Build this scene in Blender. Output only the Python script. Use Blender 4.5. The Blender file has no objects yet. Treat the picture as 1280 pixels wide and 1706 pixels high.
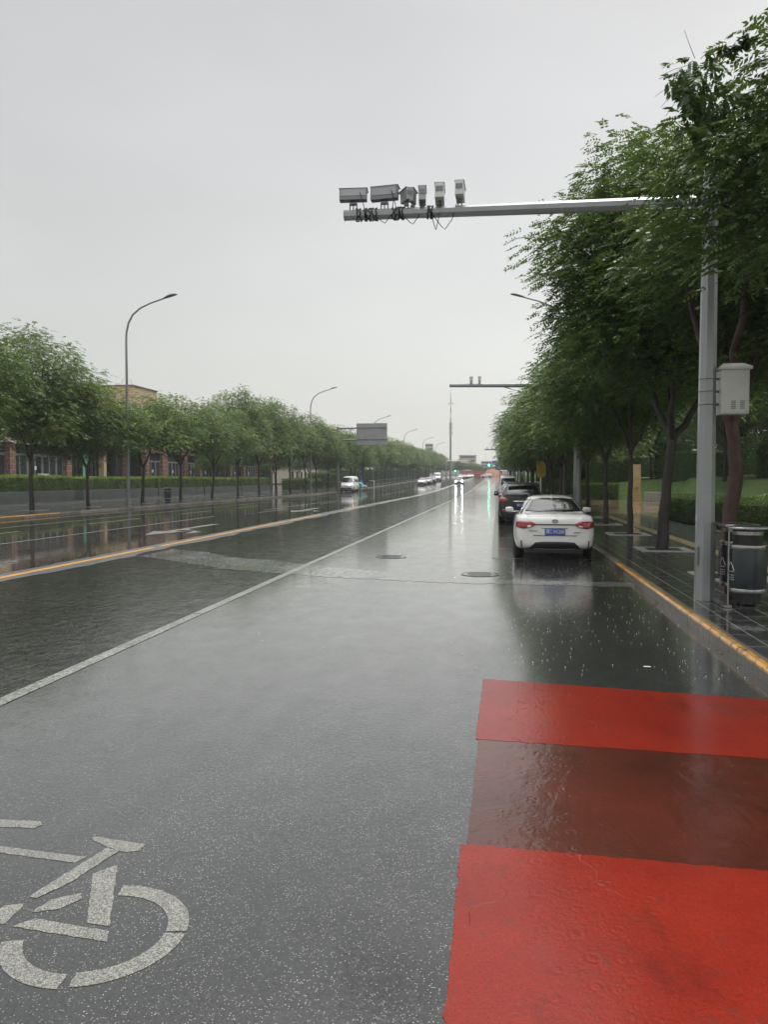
import bpy, bmesh, math, random
import numpy as np
from mathutils import Vector, Matrix
from mathutils.bvhtree import BVHTree
rad = math.radians
SC = bpy.context.scene
COL = SC.collection

# ------------------------------------------------------------------ camera
cd = bpy.data.cameras.new('camera'); cam = bpy.data.objects.new('camera', cd); COL.objects.link(cam)
cam.location = (0, 0, 1.8)
cam.rotation_euler = (rad(90 - 2.412), 0, rad(8.423))
cd.sensor_fit = 'VERTICAL'; cd.sensor_height = 36.0; cd.lens = 36.0 * 1282 / 1706
cd.clip_start = 0.05; cd.clip_end = 4000
SC.camera = cam

# ------------------------------------------------------------------ world (overcast sky)
SUN_EL, SUN_AZ = 62.0, 35.0
w = bpy.data.worlds.new("World"); SC.world = w; w.use_nodes = True
nt = w.node_tree; nt.nodes.clear()
def N(nt, t, **k):
    n = nt.nodes.new(t)
    for a, b in k.items():
        setattr(n, a, b)
    return n
out = N(nt, 'ShaderNodeOutputWorld')
sky = N(nt, 'ShaderNodeTexSky', sky_type='NISHITA', sun_disc=False)
sky.sun_elevation = rad(SUN_EL); sky.sun_rotation = rad(SUN_AZ); sky.dust_density = 4.0; sky.air_density = 1.0
bg1 = N(nt, 'ShaderNodeBackground'); bg1.inputs['Strength'].default_value = 0.02
nt.links.new(sky.outputs[0], bg1.inputs[0])
tc = N(nt, 'ShaderNodeTexCoord'); sx = N(nt, 'ShaderNodeSeparateXYZ'); nt.links.new(tc.outputs['Generated'], sx.inputs[0])
ramp = N(nt, 'ShaderNodeValToRGB'); ramp.color_ramp.interpolation = 'EASE'
els = ramp.color_ramp.elements
els[0].position = 0.0; els[0].color = (0.665, 0.67, 0.62, 1)
els[1].position = 1.0; els[1].color = (3.4, 3.4, 3.4, 1)
for p, c in ((0.12, (0.655, 0.655, 0.615, 1)), (0.25, (0.635, 0.635, 0.605, 1)), (0.42, (0.60, 0.595, 0.58, 1)), (0.54, (0.57, 0.565, 0.55, 1)), (0.74, (1.25, 1.24, 1.22, 1))):
    e = els.new(p); e.color = c
nt.links.new(sx.outputs['Z'], ramp.inputs[0])
# soft cloud structure and a brighter part of the cloud deck towards the right
mp = N(nt, 'ShaderNodeMapping'); mp.inputs['Scale'].default_value = (1.0, 1.0, 3.0); nt.links.new(tc.outputs['Generated'], mp.inputs[0])
nz = N(nt, 'ShaderNodeTexNoise'); nz.inputs['Scale'].default_value = 1.6; nz.inputs['Detail'].default_value = 4; nt.links.new(mp.outputs[0], nz.inputs['Vector'])
mr = N(nt, 'ShaderNodeMapRange'); mr.inputs['From Min'].default_value = 0.25; mr.inputs['From Max'].default_value = 0.75
mr.inputs['To Min'].default_value = 0.91; mr.inputs['To Max'].default_value = 1.09; nt.links.new(nz.outputs[0], mr.inputs['Value'])
mx = N(nt, 'ShaderNodeMapRange'); mx.inputs['From Min'].default_value = -0.5; mx.inputs['From Max'].default_value = 0.4
mx.inputs['To Min'].default_value = 0.93; mx.inputs['To Max'].default_value = 1.2; nt.links.new(sx.outputs['X'], mx.inputs['Value'])
mm = N(nt, 'ShaderNodeMath', operation='MULTIPLY'); nt.links.new(mr.outputs[0], mm.inputs[0]); nt.links.new(mx.outputs[0], mm.inputs[1])
bg2 = N(nt, 'ShaderNodeBackground'); nt.links.new(ramp.outputs[0], bg2.inputs[0]); nt.links.new(mm.outputs[0], bg2.inputs[1])
add = N(nt, 'ShaderNodeAddShader'); nt.links.new(bg1.outputs[0], add.inputs[0]); nt.links.new(bg2.outputs[0], add.inputs[1])
nt.links.new(add.outputs[0], out.inputs[0])

# ------------------------------------------------------------------ sun behind the cloud
sl = bpy.data.lights.new('sun', 'SUN'); sl.energy = 1.5; sl.angle = rad(25); sl.color = (1, 0.98, 0.95)
so = bpy.data.objects.new('sun', sl); COL.objects.link(so)
so.rotation_euler = (rad(90 - SUN_EL), 0, rad(180 - SUN_AZ))
SC.view_settings.view_transform = 'Standard'; SC.view_settings.look = 'None'
SC.view_settings.exposure = 0.0; SC.view_settings.gamma = 1.0
SC.cycles.volume_bounces = 0; SC.cycles.max_bounces = 7; SC.cycles.transparent_max_bounces = 8
SC.cycles.diffuse_bounces = 3; SC.cycles.glossy_bounces = 3

# ------------------------------------------------------------------ ground height
def gz(y):
    if y < 80: return 0.0
    if y < 130: return 0.0137 * (y - 80) ** 2 / 100.0
    return 0.0137 * (y - 105)
KH = 0.13     # pavement height above the road

# ------------------------------------------------------------------ object helpers
def link(name, mesh, parent=None, loc=None, rz=0):
    o = bpy.data.objects.new(name, mesh); COL.objects.link(o)
    if parent is not None: o.parent = parent
    if loc is not None: o.location = loc
    if rz: o.rotation_euler = (0, 0, rz)
    return o
def tag(o, label=None, cat=None, group=None, kind=None):
    if label: o['label'] = label
    if cat: o['category'] = cat
    if group: o['group'] = group
    if kind: o['kind'] = kind
    return o
def thing(name, label, cat, loc, rz=0, group=None):
    return tag(link(name, None, None, loc, rz), label, cat, group)
def copy_tree(o, parent=None):
    c = o.copy(); COL.objects.link(c); c.parent = parent
    for ch in list(o.children): copy_tree(ch, c)
    return c

class MB:
    def __init__(s): s.v = []; s.f = []; s.sm = []
    def add(s, vs, fs, smooth=False):
        b = len(s.v); s.v += [tuple(v) for v in vs]
        s.f += [tuple(b + i for i in f) for f in fs]; s.sm += [smooth] * len(fs)
        return s
    def box(s, c, d, rz=0, taper=1.0):
        x, y, z = d[0] / 2, d[1] / 2, d[2] / 2; ca, sa = math.cos(rz), math.sin(rz); vs = []
        for k in (-1, 1):
            t = taper if k > 0 else 1
            for i, j in ((-1, -1), (1, -1), (1, 1), (-1, 1)):
                px, py = i * x * t, j * y * t
                vs.append((c[0] + px * ca - py * sa, c[1] + px * sa + py * ca, c[2] + k * z))
        return s.add(vs, [(3, 2, 1, 0), (4, 5, 6, 7), (0, 1, 5, 4), (1, 2, 6, 5), (2, 3, 7, 6), (3, 0, 4, 7)])
    def box2(s, a, b):
        return s.box([(a[i] + b[i]) / 2 for i in range(3)], [abs(b[i] - a[i]) for i in range(3)])
    def tube(s, pts, rr, n=8, cap=True, smooth=True, ph=0.0):
        pts = [Vector(p) for p in pts]; base = len(s.v); rings = []; prev = None
        if isinstance(rr, (int, float)): rr = [rr] * len(pts)
        for i, p in enumerate(pts):
            d = (pts[min(i + 1, len(pts) - 1)] - pts[max(i - 1, 0)]).normalized()
            if prev is None:
                a = Vector((1, 0, 0)) if abs(d.x) < 0.9 else Vector((0, 1, 0))
                u = (a - d * a.dot(d)).normalized()
            else:
                u = (prev - d * prev.dot(d)).normalized()
            prev = u; v = d.cross(u)
            rings.append([p + (u * math.cos(2 * math.pi * k / n + ph) + v * math.sin(2 * math.pi * k / n + ph)) * rr[i] for k in range(n)])
        vs = [q for r in rings for q in r]; fs = []
        for i in range(len(pts) - 1):
            for k in range(n):
                a = i * n + k; b = i * n + (k + 1) % n
                fs.append((a, b, b + n, a + n))
        s.add(vs, fs, smooth)
        if cap:
            s.add(rings[0], [tuple(reversed(range(n)))]); s.add(rings[-1], [tuple(range(n))])
        return s
    def lathe(s, prof, c=(0, 0, 0), n=28, smooth=True):
        vs = []; fs = []
        for r, z in prof:
            for k in range(n):
                a = 2 * math.pi * k / n; vs.append((c[0] + r * math.cos(a), c[1] + r * math.sin(a), c[2] + z))
        for i in range(len(prof) - 1):
            for k in range(n):
                a = i * n + k; b = i * n + (k + 1) % n; fs.append((a, b, b + n, a + n))
        s.add(vs, fs, smooth)
        m = len(prof) - 1
        s.add(vs[:n], [tuple(reversed(range(n)))]); s.add(vs[m * n:], [tuple(range(n))])
        return s
    def prism(s, pts, z0, z1):      # outline in xy (ccw), extruded
        n = len(pts); vs = [(x, y, z0) for x, y in pts] + [(x, y, z1) for x, y in pts]
        return s.add(vs, [tuple(reversed(range(n))), tuple(range(n, 2 * n))] + [(i, (i + 1) % n, (i + 1) % n + n, i + n) for i in range(n)])
    def flat(s, pts, z):
        return s.add([(x, y, z) for x, y in pts], [tuple(range(len(pts)))])
    def mesh(s, name, mat, bevel=0):
        me = bpy.data.meshes.new(name); me.from_pydata(s.v, [], s.f)
        me.polygons.foreach_set('use_smooth', s.sm)
        for m in (mat if isinstance(mat, (list, tuple)) else [mat]): me.materials.append(m)
        me.update(); return me
    def obj(s, name, mat, parent=None, bevel=0, loc=None, rz=0):
        o = link(name, s.mesh(name, mat), parent, loc, rz)
        if bevel:
            b = o.modifiers.new('bevel', 'BEVEL'); b.width = bevel; b.segments = 2; b.limit_method = 'ANGLE'; b.angle_limit = rad(40)
        return o

# ------------------------------------------------------------------ materials
class NT:
    def __init__(s, name):
        s.m = bpy.data.materials.new(name); s.m.use_nodes = True; s.t = s.m.node_tree
        s.b = s.t.nodes['Principled BSDF']; s.out = s.t.nodes['Material Output']
        s.tc = s.t.nodes.new('ShaderNodeTexCoord'); s.co = s.tc.outputs['Object']
    def n(s, ty, ins=None, **k):
        q = s.t.nodes.new(ty)
        for a, b in k.items(): setattr(q, a, b)
        for a, b in (ins or {}).items(): s.set(q.inputs[a], b)
        return q
    def set(s, sock, v):
        if isinstance(v, bpy.types.NodeSocket): s.t.links.new(v, sock)
        else: sock.default_value = v
    def noise(s, scale, detail=3, rough=0.55, vec=None, stretch=None, dist=0.0):
        v = vec or s.co
        if stretch: v = s.n('ShaderNodeMapping', {'Vector': v, 'Scale': stretch}).outputs[0]
        return s.n('ShaderNodeTexNoise', {'Vector': v, 'Scale': scale, 'Detail': detail, 'Roughness': rough, 'Distortion': dist}).outputs[0]
    def rng(s, v, a, b, c=0.0, d=1.0):
        q = s.n('ShaderNodeMapRange', {'Value': v, 'From Min': a, 'From Max': b, 'To Min': c, 'To Max': d}); return q.outputs[0]
    def math(s, op, a, b=0.0, c=None):
        q = s.n('ShaderNodeMath', operation=op); s.set(q.inputs[0], a); s.set(q.inputs[1], b)
        if c is not None: s.set(q.inputs[2], c)
        return q.outputs[0]
    def mix(s, f, a, b):
        q = s.n('ShaderNodeMix', data_type='RGBA'); s.set(q.inputs[0], f); s.set(q.inputs[6], a); s.set(q.inputs[7], b); return q.outputs[2]
    def mixf(s, f, a, b):
        q = s.n('ShaderNodeMix', data_type='FLOAT'); s.set(q.inputs[0], f); s.set(q.inputs[2], a); s.set(q.inputs[3], b); return q.outputs[0]
    def bump(s, h, dist, strength=1.0, normal=None):
        q = s.n('ShaderNodeBump', {'Height': h, 'Distance': dist, 'Strength': strength})
        if normal: s.set(q.inputs['Normal'], normal)
        return q.outputs[0]
    def P(s, **k):
        for a, v in k.items(): s.set(s.b.inputs[a.replace('_', ' ')], v)
        return s.m
def c4(c): return (c[0], c[1], c[2], 1.0)
def simple(name, col, rough=0.5, metal=0.0, var=0.12, scale=3.0, coat=0.0, bump=0.0, bscale=40):
    t = NT(name); n = t.noise(scale, 5, 0.6)
    lo = tuple(x * (1 - var) for x in col); hi = tuple(min(1, x * (1 + var)) for x in col)
    t.P(Base_Color=t.mix(t.rng(n, 0.3, 0.7), c4(lo), c4(hi)), Roughness=t.rng(n, 0.3, 0.7, max(rough - 0.06, 0.02), rough + 0.06), Metallic=metal)
    if coat: t.P(Coat_Weight=coat, Coat_Roughness=0.06)
    if bump: t.P(Normal=t.bump(t.noise(bscale, 4), bump))
    return t.m
def emit(name, col, s):
    t = NT(name); t.P(Base_Color=c4(col), Emission_Color=c4(col), Emission_Strength=s); return t.m

def ripples(t, scale=2.2, seed=0.0, ringfreq=190.0):
    """raindrop rings and pits on the water film: a height"""
    v = t.n('ShaderNodeTexVoronoi', {'Vector': t.n('ShaderNodeMapping', {'Vector': t.co, 'Location': (seed, seed * 1.7, 0)}).outputs[0], 'Scale': scale, 'Randomness': 1.0}, voronoi_dimensions='2D')
    d = t.math('DIVIDE', v.outputs['Distance'], scale)
    ring = t.math('SINE', t.math('MULTIPLY', d, ringfreq))
    fall = t.rng(d, 0.0, 0.055, 1.0, 0.0)
    pick = t.math('GREATER_THAN', t.n('ShaderNodeSeparateColor', {'Color': v.outputs['Color']}).outputs[0], 0.35)
    return t.math('MULTIPLY', t.math('MULTIPLY', ring, fall), pick)

def wet(name, base, film=0.6, film_r=0.05, base_r=0.5, macro=0.0015, micro=0.0006, micro_scale=160, rip=0.0006, coat_ior=1.5, puddle=None, wave=0.0, wave_scale=6.0, spec=0.15, cmicro=0.12, crack=0.0, patchy=0.0):
    """base colour socket-maker under a film of rain water. puddle: (scale, lo, hi) where the film lies flat"""
    t = NT(name); col = base(t)
    fine = t.noise(micro_scale, 2, 0.7)
    med = t.noise(28, 3, 0.6)
    pud = t.noise(puddle[0], 4, 0.55, stretch=(1, 0.55, 1)) if puddle else None
    m = t.rng(pud, puddle[1], puddle[2]) if puddle else 0.0      # 1 = standing water
    if puddle: col = t.mix(t.math('MULTIPLY', m, 0.25), col, (0.02, 0.021, 0.02, 1))
    hb = t.math('ADD', t.math('MULTIPLY', fine, micro), t.math('MULTIPLY', med, macro))
    if crack:
        vv = t.n('ShaderNodeVectorMath', {0: t.co, 1: t.n('ShaderNodeTexNoise', {'Vector': t.co, 'Scale': 2.5, 'Detail': 4}).outputs[1]}, operation='ADD').outputs[0]
        ve = t.n('ShaderNodeTexVoronoi', {'Vector': vv, 'Scale': 0.75}, feature='DISTANCE_TO_EDGE', voronoi_dimensions='2D').outputs['Distance']
        cr_ = t.math('MULTIPLY', t.rng(ve, 0.0, 0.012, 1.0, 0.0), t.rng(t.noise(1.5, 3), 0.45, 0.6)); hb = t.math('ADD', hb, t.math('MULTIPLY', cr_, crack))
    nb = t.bump(hb, 1.0)
    rp = t.math('ADD', ripples(t, 4.3, 0.0), ripples(t, 6.1, 7.3))
    calm = t.math('SUBTRACT', 1.0, t.math('MULTIPLY', m, 0.85)) if puddle else 1.0
    hc = t.math('MULTIPLY', t.math('ADD', t.math('MULTIPLY', fine, micro * cmicro), t.math('MULTIPLY', med, macro * 0.22)), calm)
    hc = t.math('ADD', hc, t.math('MULTIPLY', rp, rip))
    if wave: hc = t.math('ADD', hc, t.math('MULTIPLY', t.noise(wave_scale, 5, 0.6, stretch=(1, 0.6, 1), dist=0.6), wave))
    if crack: hc = t.math('ADD', hc, t.math('MULTIPLY', cr_, crack))
    nc = t.bump(hc, 1.0)
    cr = t.mixf(m, film_r, film_r * 0.35) if puddle else film_r
    cw = t.mixf(m, film, 1.0) if puddle else film
    if patchy:      # the film is broken by the aggregate: thin on the stones, thick between them
        pf = t.math('ADD', t.math('MULTIPLY', t.noise(42, 6, 0.85), 0.65), t.math('MULTIPLY', t.noise(3.0, 6, 0.7, stretch=(1, .6, 1)), 0.35))
        cw = t.math('MULTIPLY', t.rng(pf, 0.40, 0.58, 1.0 - patchy, 1.0), cw)
    t.P(Base_Color=col, Roughness=base_r, Normal=nb, Coat_Weight=cw, Coat_Roughness=cr, Coat_IOR=coat_ior, Coat_Normal=nc)
    t.b.inputs['Specular IOR Level'].default_value = spec
    return t.m

def stones(t, dark, light, stone, sc=110, amount=0.86, bigscale=0.6):
    n1 = t.noise(bigscale, 5, 0.6); c = t.mix(t.rng(n1, 0.35, 0.65), c4(dark), c4(light))
    v = t.n('ShaderNodeTexVoronoi', {'Vector': t.co, 'Scale': sc}, voronoi_dimensions='2D')
    sp = t.n('ShaderNodeSeparateColor', {'Color': v.outputs['Color']})
    near = t.rng(v.outputs['Distance'], 0.28, 0.42, 1.0, 0.0)
    msk = t.math('MULTIPLY', t.rng(sp.outputs[0], amount, amount + 0.04), near)
    msk = t.math('MULTIPLY', msk, t.rng(t.noise(5.0, 2), 0.3, 0.6, 0.35, 1.0))
    c = t.mix(msk, c, t.mix(sp.outputs[1], c4(stone), c4([x * 0.55 for x in stone])))
    v3 = t.n('ShaderNodeTexVoronoi', {'Vector': t.co, 'Scale': sc * 0.55}, voronoi_dimensions='2D')
    s3 = t.n('ShaderNodeSeparateColor', {'Color': v3.outputs['Color']})
    m3 = t.math('MULTIPLY', t.rng(s3.outputs[1], 0.955, 0.975), t.rng(v3.outputs['Distance'], 0.12, 0.26, 1.0, 0.0))
    c = t.mix(m3, c, c4([x * 0.8 for x in stone]))
    track = t.noise(1.1, 4, 0.6, stretch=(1, 0.06, 1)); c = t.mix(t.rng(track, 0.5, 0.7, 0.0, 0.35), c, c4([x * 0.6 for x in dark]))
    v2 = t.n('ShaderNodeTexVoronoi', {'Vector': t.co, 'Scale': sc * 1.7}, voronoi_dimensions='2D')
    s2 = t.n('ShaderNodeSeparateColor', {'Color': v2.outputs['Color']})
    c = t.mix(t.rng(s2.outputs[2], 0.3, 1.0, 0.0, 0.6), c, c4([x * 2.3 for x in light]))
    return c

M = {}
M['asphalt'] = wet('wet_asphalt', lambda t: stones(t, (0.016, 0.017, 0.0165), (0.029, 0.030, 0.029), (0.40, 0.40, 0.37), sc=135, amount=.875), film=0.95, film_r=0.07, base_r=0.16, macro=0.0030, micro=0.0003, puddle=(0.33, 0.47, 0.66), rip=0.0003, coat_ior=1.8, wave=0.0011, wave_scale=7, spec=0.2, cmicro=0.5, patchy=0.35)
M['asphalt_mid'] = wet('wet_coarse_asphalt', lambda t: stones(t, (0.010, 0.011, 0.010), (0.020, 0.021, 0.019), (0.4, 0.4, 0.36), amount=0.9), film=1.0, film_r=0.05, base_r=0.4, macro=0.0050, micro=0.0006, puddle=(0.5, 0.66, 0.78), rip=0.0009, wave=0.0070, wave_scale=8, coat_ior=1.7, spec=0.0, patchy=0.75)
M['asphalt_far'] = wet('flooded_asphalt', lambda t: stones(t, (0.018, 0.0175, 0.016), (0.030, 0.029, 0.027), (0.3, 0.3, 0.27), amount=0.93), film=0.95, film_r=0.07, base_r=0.45, macro=0.0004, micro=0.0002, puddle=(0.25, 0.42, 0.6), rip=0.0003, spec=0.0, patchy=0.3)
M['concrete_band'] = wet('worn_concrete_band', lambda t: stones(t, (0.075, 0.077, 0.078), (0.13, 0.132, 0.133), (0.3, 0.3, 0.3), amount=0.9, bigscale=1.5), film=0.8, film_r=0.16, base_r=0.4, macro=0.001)
M['trench'] = wet('trench_patch', lambda t: stones(t, (0.06, 0.062, 0.062), (0.11, 0.112, 0.11), (0.35, 0.35, 0.33), amount=0.9, bigscale=1.5), film=0.85, film_r=0.13, base_r=0.4, macro=0.001, puddle=(0.8, 0.36, 0.55), coat_ior=1.6)
M['cover'] = wet('wet_iron_cover', lambda t: stones(t, (0.03, 0.03, 0.03), (0.05, 0.05, 0.05), (0.15, 0.15, 0.14)), film=0.95, film_r=0.08, base_r=0.35, puddle=(3, 0.35, 0.55), coat_ior=1.6)
def paint(dark, light, wear, under=(0.05, 0.052, 0.05), speck=0.35, scale=18):
    def f(t):
        a = t.noise(scale, 6, 0.75); c = t.mix(t.rng(t.noise(1.7, 3), 0.3, 0.7), c4(dark), c4(light))
        g = t.noise(170, 2, 0.7)
        c = t.mix(t.rng(g, 0.42, 0.6, speck, 0.0), c, c4(under))
        return t.mix(t.rng(a, wear - 0.06, wear + 0.06, 1.0, 0.0), c, c4(under))
    return f
M['white_line'] = wet('worn_white_road_paint', paint((0.30, 0.31, 0.27), (0.46, 0.47, 0.42), 0.475, speck=0.7, scale=30), film=0.5, film_r=0.2, base_r=0.4)
M['bike_paint'] = wet('worn_white_symbol_paint', paint((0.27, 0.27, 0.24), (0.37, 0.37, 0.33), 0.42, under=(0.05, 0.05, 0.048), speck=0.85, scale=75), film=0.4, film_r=0.2, base_r=0.45)
M['yellow_line'] = wet('yellow_road_paint', paint((0.70, 0.32, 0.05), (0.85, 0.44, 0.09), 0.42, under=(0.15, 0.12, 0.08)), film=0.5, film_r=0.2, base_r=0.4)
def redbase(a, b, dirt):
    def f(t):
        c = t.mix(t.rng(t.noise(1.3, 5, 0.6), 0.3, 0.7), c4(a), c4(b))
        c = t.mix(t.rng(t.noise(190, 3, 0.8), 0.35, 0.62, 0.0, 0.75), c, c4([x * 0.45 for x in a]))
        c = t.mix(t.rng(t.noise(7, 5, 0.7), 0.56, 0.72, 0.0, dirt), c, (0.085, 0.022, 0.014, 1))
        c = t.mix(t.rng(t.noise(2.2, 7, 0.72, stretch=(1.0, 0.5, 1)), 0.56, 0.66, 0.0, 0.55), c, c4([x * 0.45 for x in a]))
        c = t.mix(t.rng(t.noise(38, 6, 0.8), 0.62, 0.67, 0.0, 0.85), c, (0.03, 0.028, 0.027, 1))
        return c
    return f
M['red'] = wet('red_surfacing', redbase((0.20, 0.012, 0.0045), (0.30, 0.022, 0.008), 0.6), film=0.8, film_r=0.12, base_r=0.5, macro=0.004, micro=0.0012, micro_scale=120, puddle=(0.9, 0.60, 0.70), rip=0.0004, spec=0.06, cmicro=0.4, crack=0.0012)
M['red_dark'] = wet('worn_dark_red_surfacing', redbase((0.055, 0.011, 0.005), (0.125, 0.020, 0.008), 0.5), film=0.95, film_r=0.04, base_r=0.35, macro=0.0012, micro=0.0005, puddle=(0.9, 0.62, 0.74), rip=0.0005, wave=0.0038, wave_scale=10)
def pavers(a, b, joint, bw, bh, mortar=0.012, offs=0.5, rot=math.pi/2):
    def f(t):
        v = t.n('ShaderNodeMapping', {'Vector': t.co, 'Rotation': (0, 0, rot)}).outputs[0]
        q = t.n('ShaderNodeTexBrick', {'Vector': v, 'Color1': c4(a), 'Color2': c4(b), 'Mortar': c4(joint), 'Scale': 1.0, 'Mortar Size': mortar, 'Mortar Smooth': 0.1, 'Bias': 0.0, 'Brick Width': bw, 'Row Height': bh}, offset=offs)
        return t.mix(t.rng(t.noise(0.8, 5, 0.6), 0.35, 0.7, 0.0, 0.5), q.outputs['Color'], c4([x * 0.7 for x in a]))
    return f
M['pavement'] = wet('wet_dark_pavers', pavers((0.028, 0.030, 0.029), (0.045, 0.046, 0.043), (0.34, 0.34, 0.31), 0.6, 0.3, 0.010), film=0.85, film_r=0.05, base_r=0.4, macro=0.0006, micro=0.0002, puddle=(0.6, 0.48, 0.62), rip=0.0004, wave=0.002)
M['pavement_left'] = wet('wet_grey_pavers', pavers((0.09, 0.09, 0.088), (0.12, 0.12, 0.115), (0.06, 0.06, 0.06), 0.6, 0.3, 0.01), film=0.8, film_r=0.1, base_r=0.4, macro=0.0006, micro=0.0002, puddle=(0.4, 0.5, 0.64))
M['plaza'] = wet('wet_tan_plaza_paving', pavers((0.26, 0.17, 0.09), (0.33, 0.22, 0.12), (0.12, 0.09, 0.06), 0.6, 0.6, 0.012), film=0.9, film_r=0.08, base_r=0.4, macro=0.0006, micro=0.0002, puddle=(0.5, 0.48, 0.62))
M['tactile'] = wet('tan_tactile_paving', pavers((0.30, 0.22, 0.11), (0.36, 0.27, 0.14), (0.10, 0.08, 0.05), 0.3, 0.3, 0.02), film=0.6, film_r=0.15)
def kerbtone(t, c):
    y = t.n('ShaderNodeSeparateXYZ', {'Vector': t.co}).outputs['Y']; w1 = t.n('ShaderNodeTexWhiteNoise', {'W': t.math('FLOOR', y)}, noise_dimensions='1D').outputs[0]
    return t.mix(t.rng(w1, 0, 1, 0.0, 0.6), c, (0.05, 0.045, 0.038, 1))
M['kerb'] = wet('wet_granite_kerb', lambda t: kerbtone(t, stones(t, (0.10, 0.085, 0.065), (0.17, 0.145, 0.12), (0.3, 0.28, 0.25), sc=160, bigscale=1.4)), film=0.6, film_r=0.15)
M['kerb_yellow'] = wet('yellow_kerb_paint', paint((0.55, 0.25, 0.02), (0.85, 0.42, 0.05), 0.44, under=(0.14, 0.10, 0.06), scale=9), film=0.9, film_r=0.10, coat_ior=1.5)
M['soil'] = simple('tree_pit_soil', (0.018, 0.014, 0.010), 0.8, bump=0.01)
M['pit'] = wet('pale_granite_frame', lambda t: stones(t, (0.26, 0.26, 0.25), (0.34, 0.34, 0.33), (0.45, 0.45, 0.43), sc=200, bigscale=2), film=0.5, film_r=0.15)
M['planter'] = wet('wet_concrete_planter', lambda t: stones(t, (0.05, 0.058, 0.054), (0.09, 0.10, 0.095), (0.15, 0.15, 0.15), sc=200, bigscale=0.7), film=0.12, film_r=0.3)
M['terrain'] = simple('grassy_ground', (0.035, 0.05, 0.02), 0.85, var=0.4, scale=0.6, bump=0.03, bscale=14)
M['lawn'] = simple('lawn_grass', (0.085, 0.145, 0.032), 0.85, var=0.45, scale=5, bump=0.06, bscale=16)
M['galv'] = simple('painted_pole_grey', (0.29, 0.305, 0.31), 0.34, 0.25, var=0.10, scale=2.5, coat=0.3, bump=0.0006, bscale=60)
M['galv_dark'] = simple('dark_steel', (0.16, 0.17, 0.18), 0.4, 0.5, var=0.15)
M['lamp_grey'] = simple('lamp_post_grey', (0.21, 0.225, 0.225), 0.4, 0.35, var=0.12, scale=1.5)
M['cabinet'] = simple('cabinet_grey_paint', (0.55, 0.56, 0.53), 0.38, 0, var=0.06, scale=4, coat=0.2)
M['black'] = simple('black_plastic', (0.012, 0.012, 0.013), 0.45)
M['rubber'] = simple('tyre_rubber', (0.018, 0.018, 0.018), 0.65)
M['binblue'] = simple('slate_blue_steel', (0.018, 0.024, 0.031), 0.34, 0.15, var=0.25, scale=5, coat=0.3)
M['steel'] = simple('brushed_stainless', (0.36, 0.36, 0.355), 0.3, 1.0, var=0.2, scale=9)
M['white_mark'] = simple('white_print', (0.75, 0.75, 0.72), 0.5, var=0.04)
M['glass_dark'] = simple('dark_car_glass', (0.012, 0.013, 0.015), 0.04, 0, var=0.0, coat=1.0)
M['white_paint'] = simple('white_car_paint', (0.80, 0.80, 0.775), 0.3, 0, var=0.02, coat=1.0)
M['black_paint'] = simple('black_car_paint', (0.006, 0.0065, 0.008), 0.35, 0, var=0.1, coat=0.6)
M['grey_paint'] = simple('grey_car_paint', (0.16, 0.17, 0.18), 0.3, 0.4, var=0.05, coat=1.0)
M['silver_paint'] = simple('silver_car_paint', (0.45, 0.46, 0.47), 0.3, 0.4, var=0.05, coat=1.0)
M['tail'] = simple('red_tail_lens', (0.30, 0.008, 0.014), 0.12, 0, var=0.1, coat=1.0)
M['lens'] = simple('clear_lens', (0.55, 0.48, 0.46), 0.1, 0.3, var=0.1, coat=1.0)
M['plate'] = simple('blue_number_plate', (0.035, 0.085, 0.42), 0.35, 0, var=0.05)
M['chrome'] = simple('chrome', (0.7, 0.7, 0.7), 0.12, 1.0, var=0.05)
M['sign_blue'] = simple('blue_sign', (0.06, 0.13, 0.45), 0.4, var=0.05)
M['sign_back'] = simple('bare_sign_back', (0.30, 0.30, 0.31), 0.42, 0.35, var=0.12, scale=1.2)
M['yellow_sign'] = simple('yellow_sign', (0.50, 0.37, 0.06), 0.45, var=0.08)
M['red_paint'] = simple('red_sign_paint', (0.45, 0.03, 0.03), 0.45, var=0.1)
M['hoarding'] = simple('red_hoarding', (0.40, 0.085, 0.07), 0.6, var=0.15, scale=0.4)
M['slab'] = simple('gold_marble_slab', (0.50, 0.37, 0.17), 0.22, 0, var=0.28, scale=1.6, coat=0.6)
M['tan_wall'] = simple('tan_render_wall', (0.46, 0.34, 0.20), 0.7, var=0.06, scale=0.5)
M['pale_wall'] = simple('pale_render_wall', (0.55, 0.50, 0.42), 0.7, var=0.08, scale=0.6)
M['pink_wall'] = simple('pink_apartment_wall', (0.42, 0.30, 0.24), 0.75, var=0.1, scale=0.3)
M['grey_wall'] = simple('grey_concrete_wall', (0.33, 0.33, 0.33), 0.75, var=0.1, scale=0.3)
M['frame'] = simple('grey_aluminium_frame', (0.22, 0.23, 0.24), 0.4, 0.3)
M['canopy'] = simple('white_canopy_trim', (0.65, 0.64, 0.60), 0.5, var=0.05)
M['teal'] = simple('teal_rain_cover', (0.10, 0.36, 0.32), 0.4, var=0.2, scale=6)
M['headlight'] = emit('lit_headlight', (1.0, 0.97, 0.92), 190)
M['green_light'] = emit('lit_green_signal', (0.05, 1.0, 0.62), 70)
M['green_light_dim'] = emit('lit_small_green_signal', (0.1, 1.0, 0.5), 12)
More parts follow.
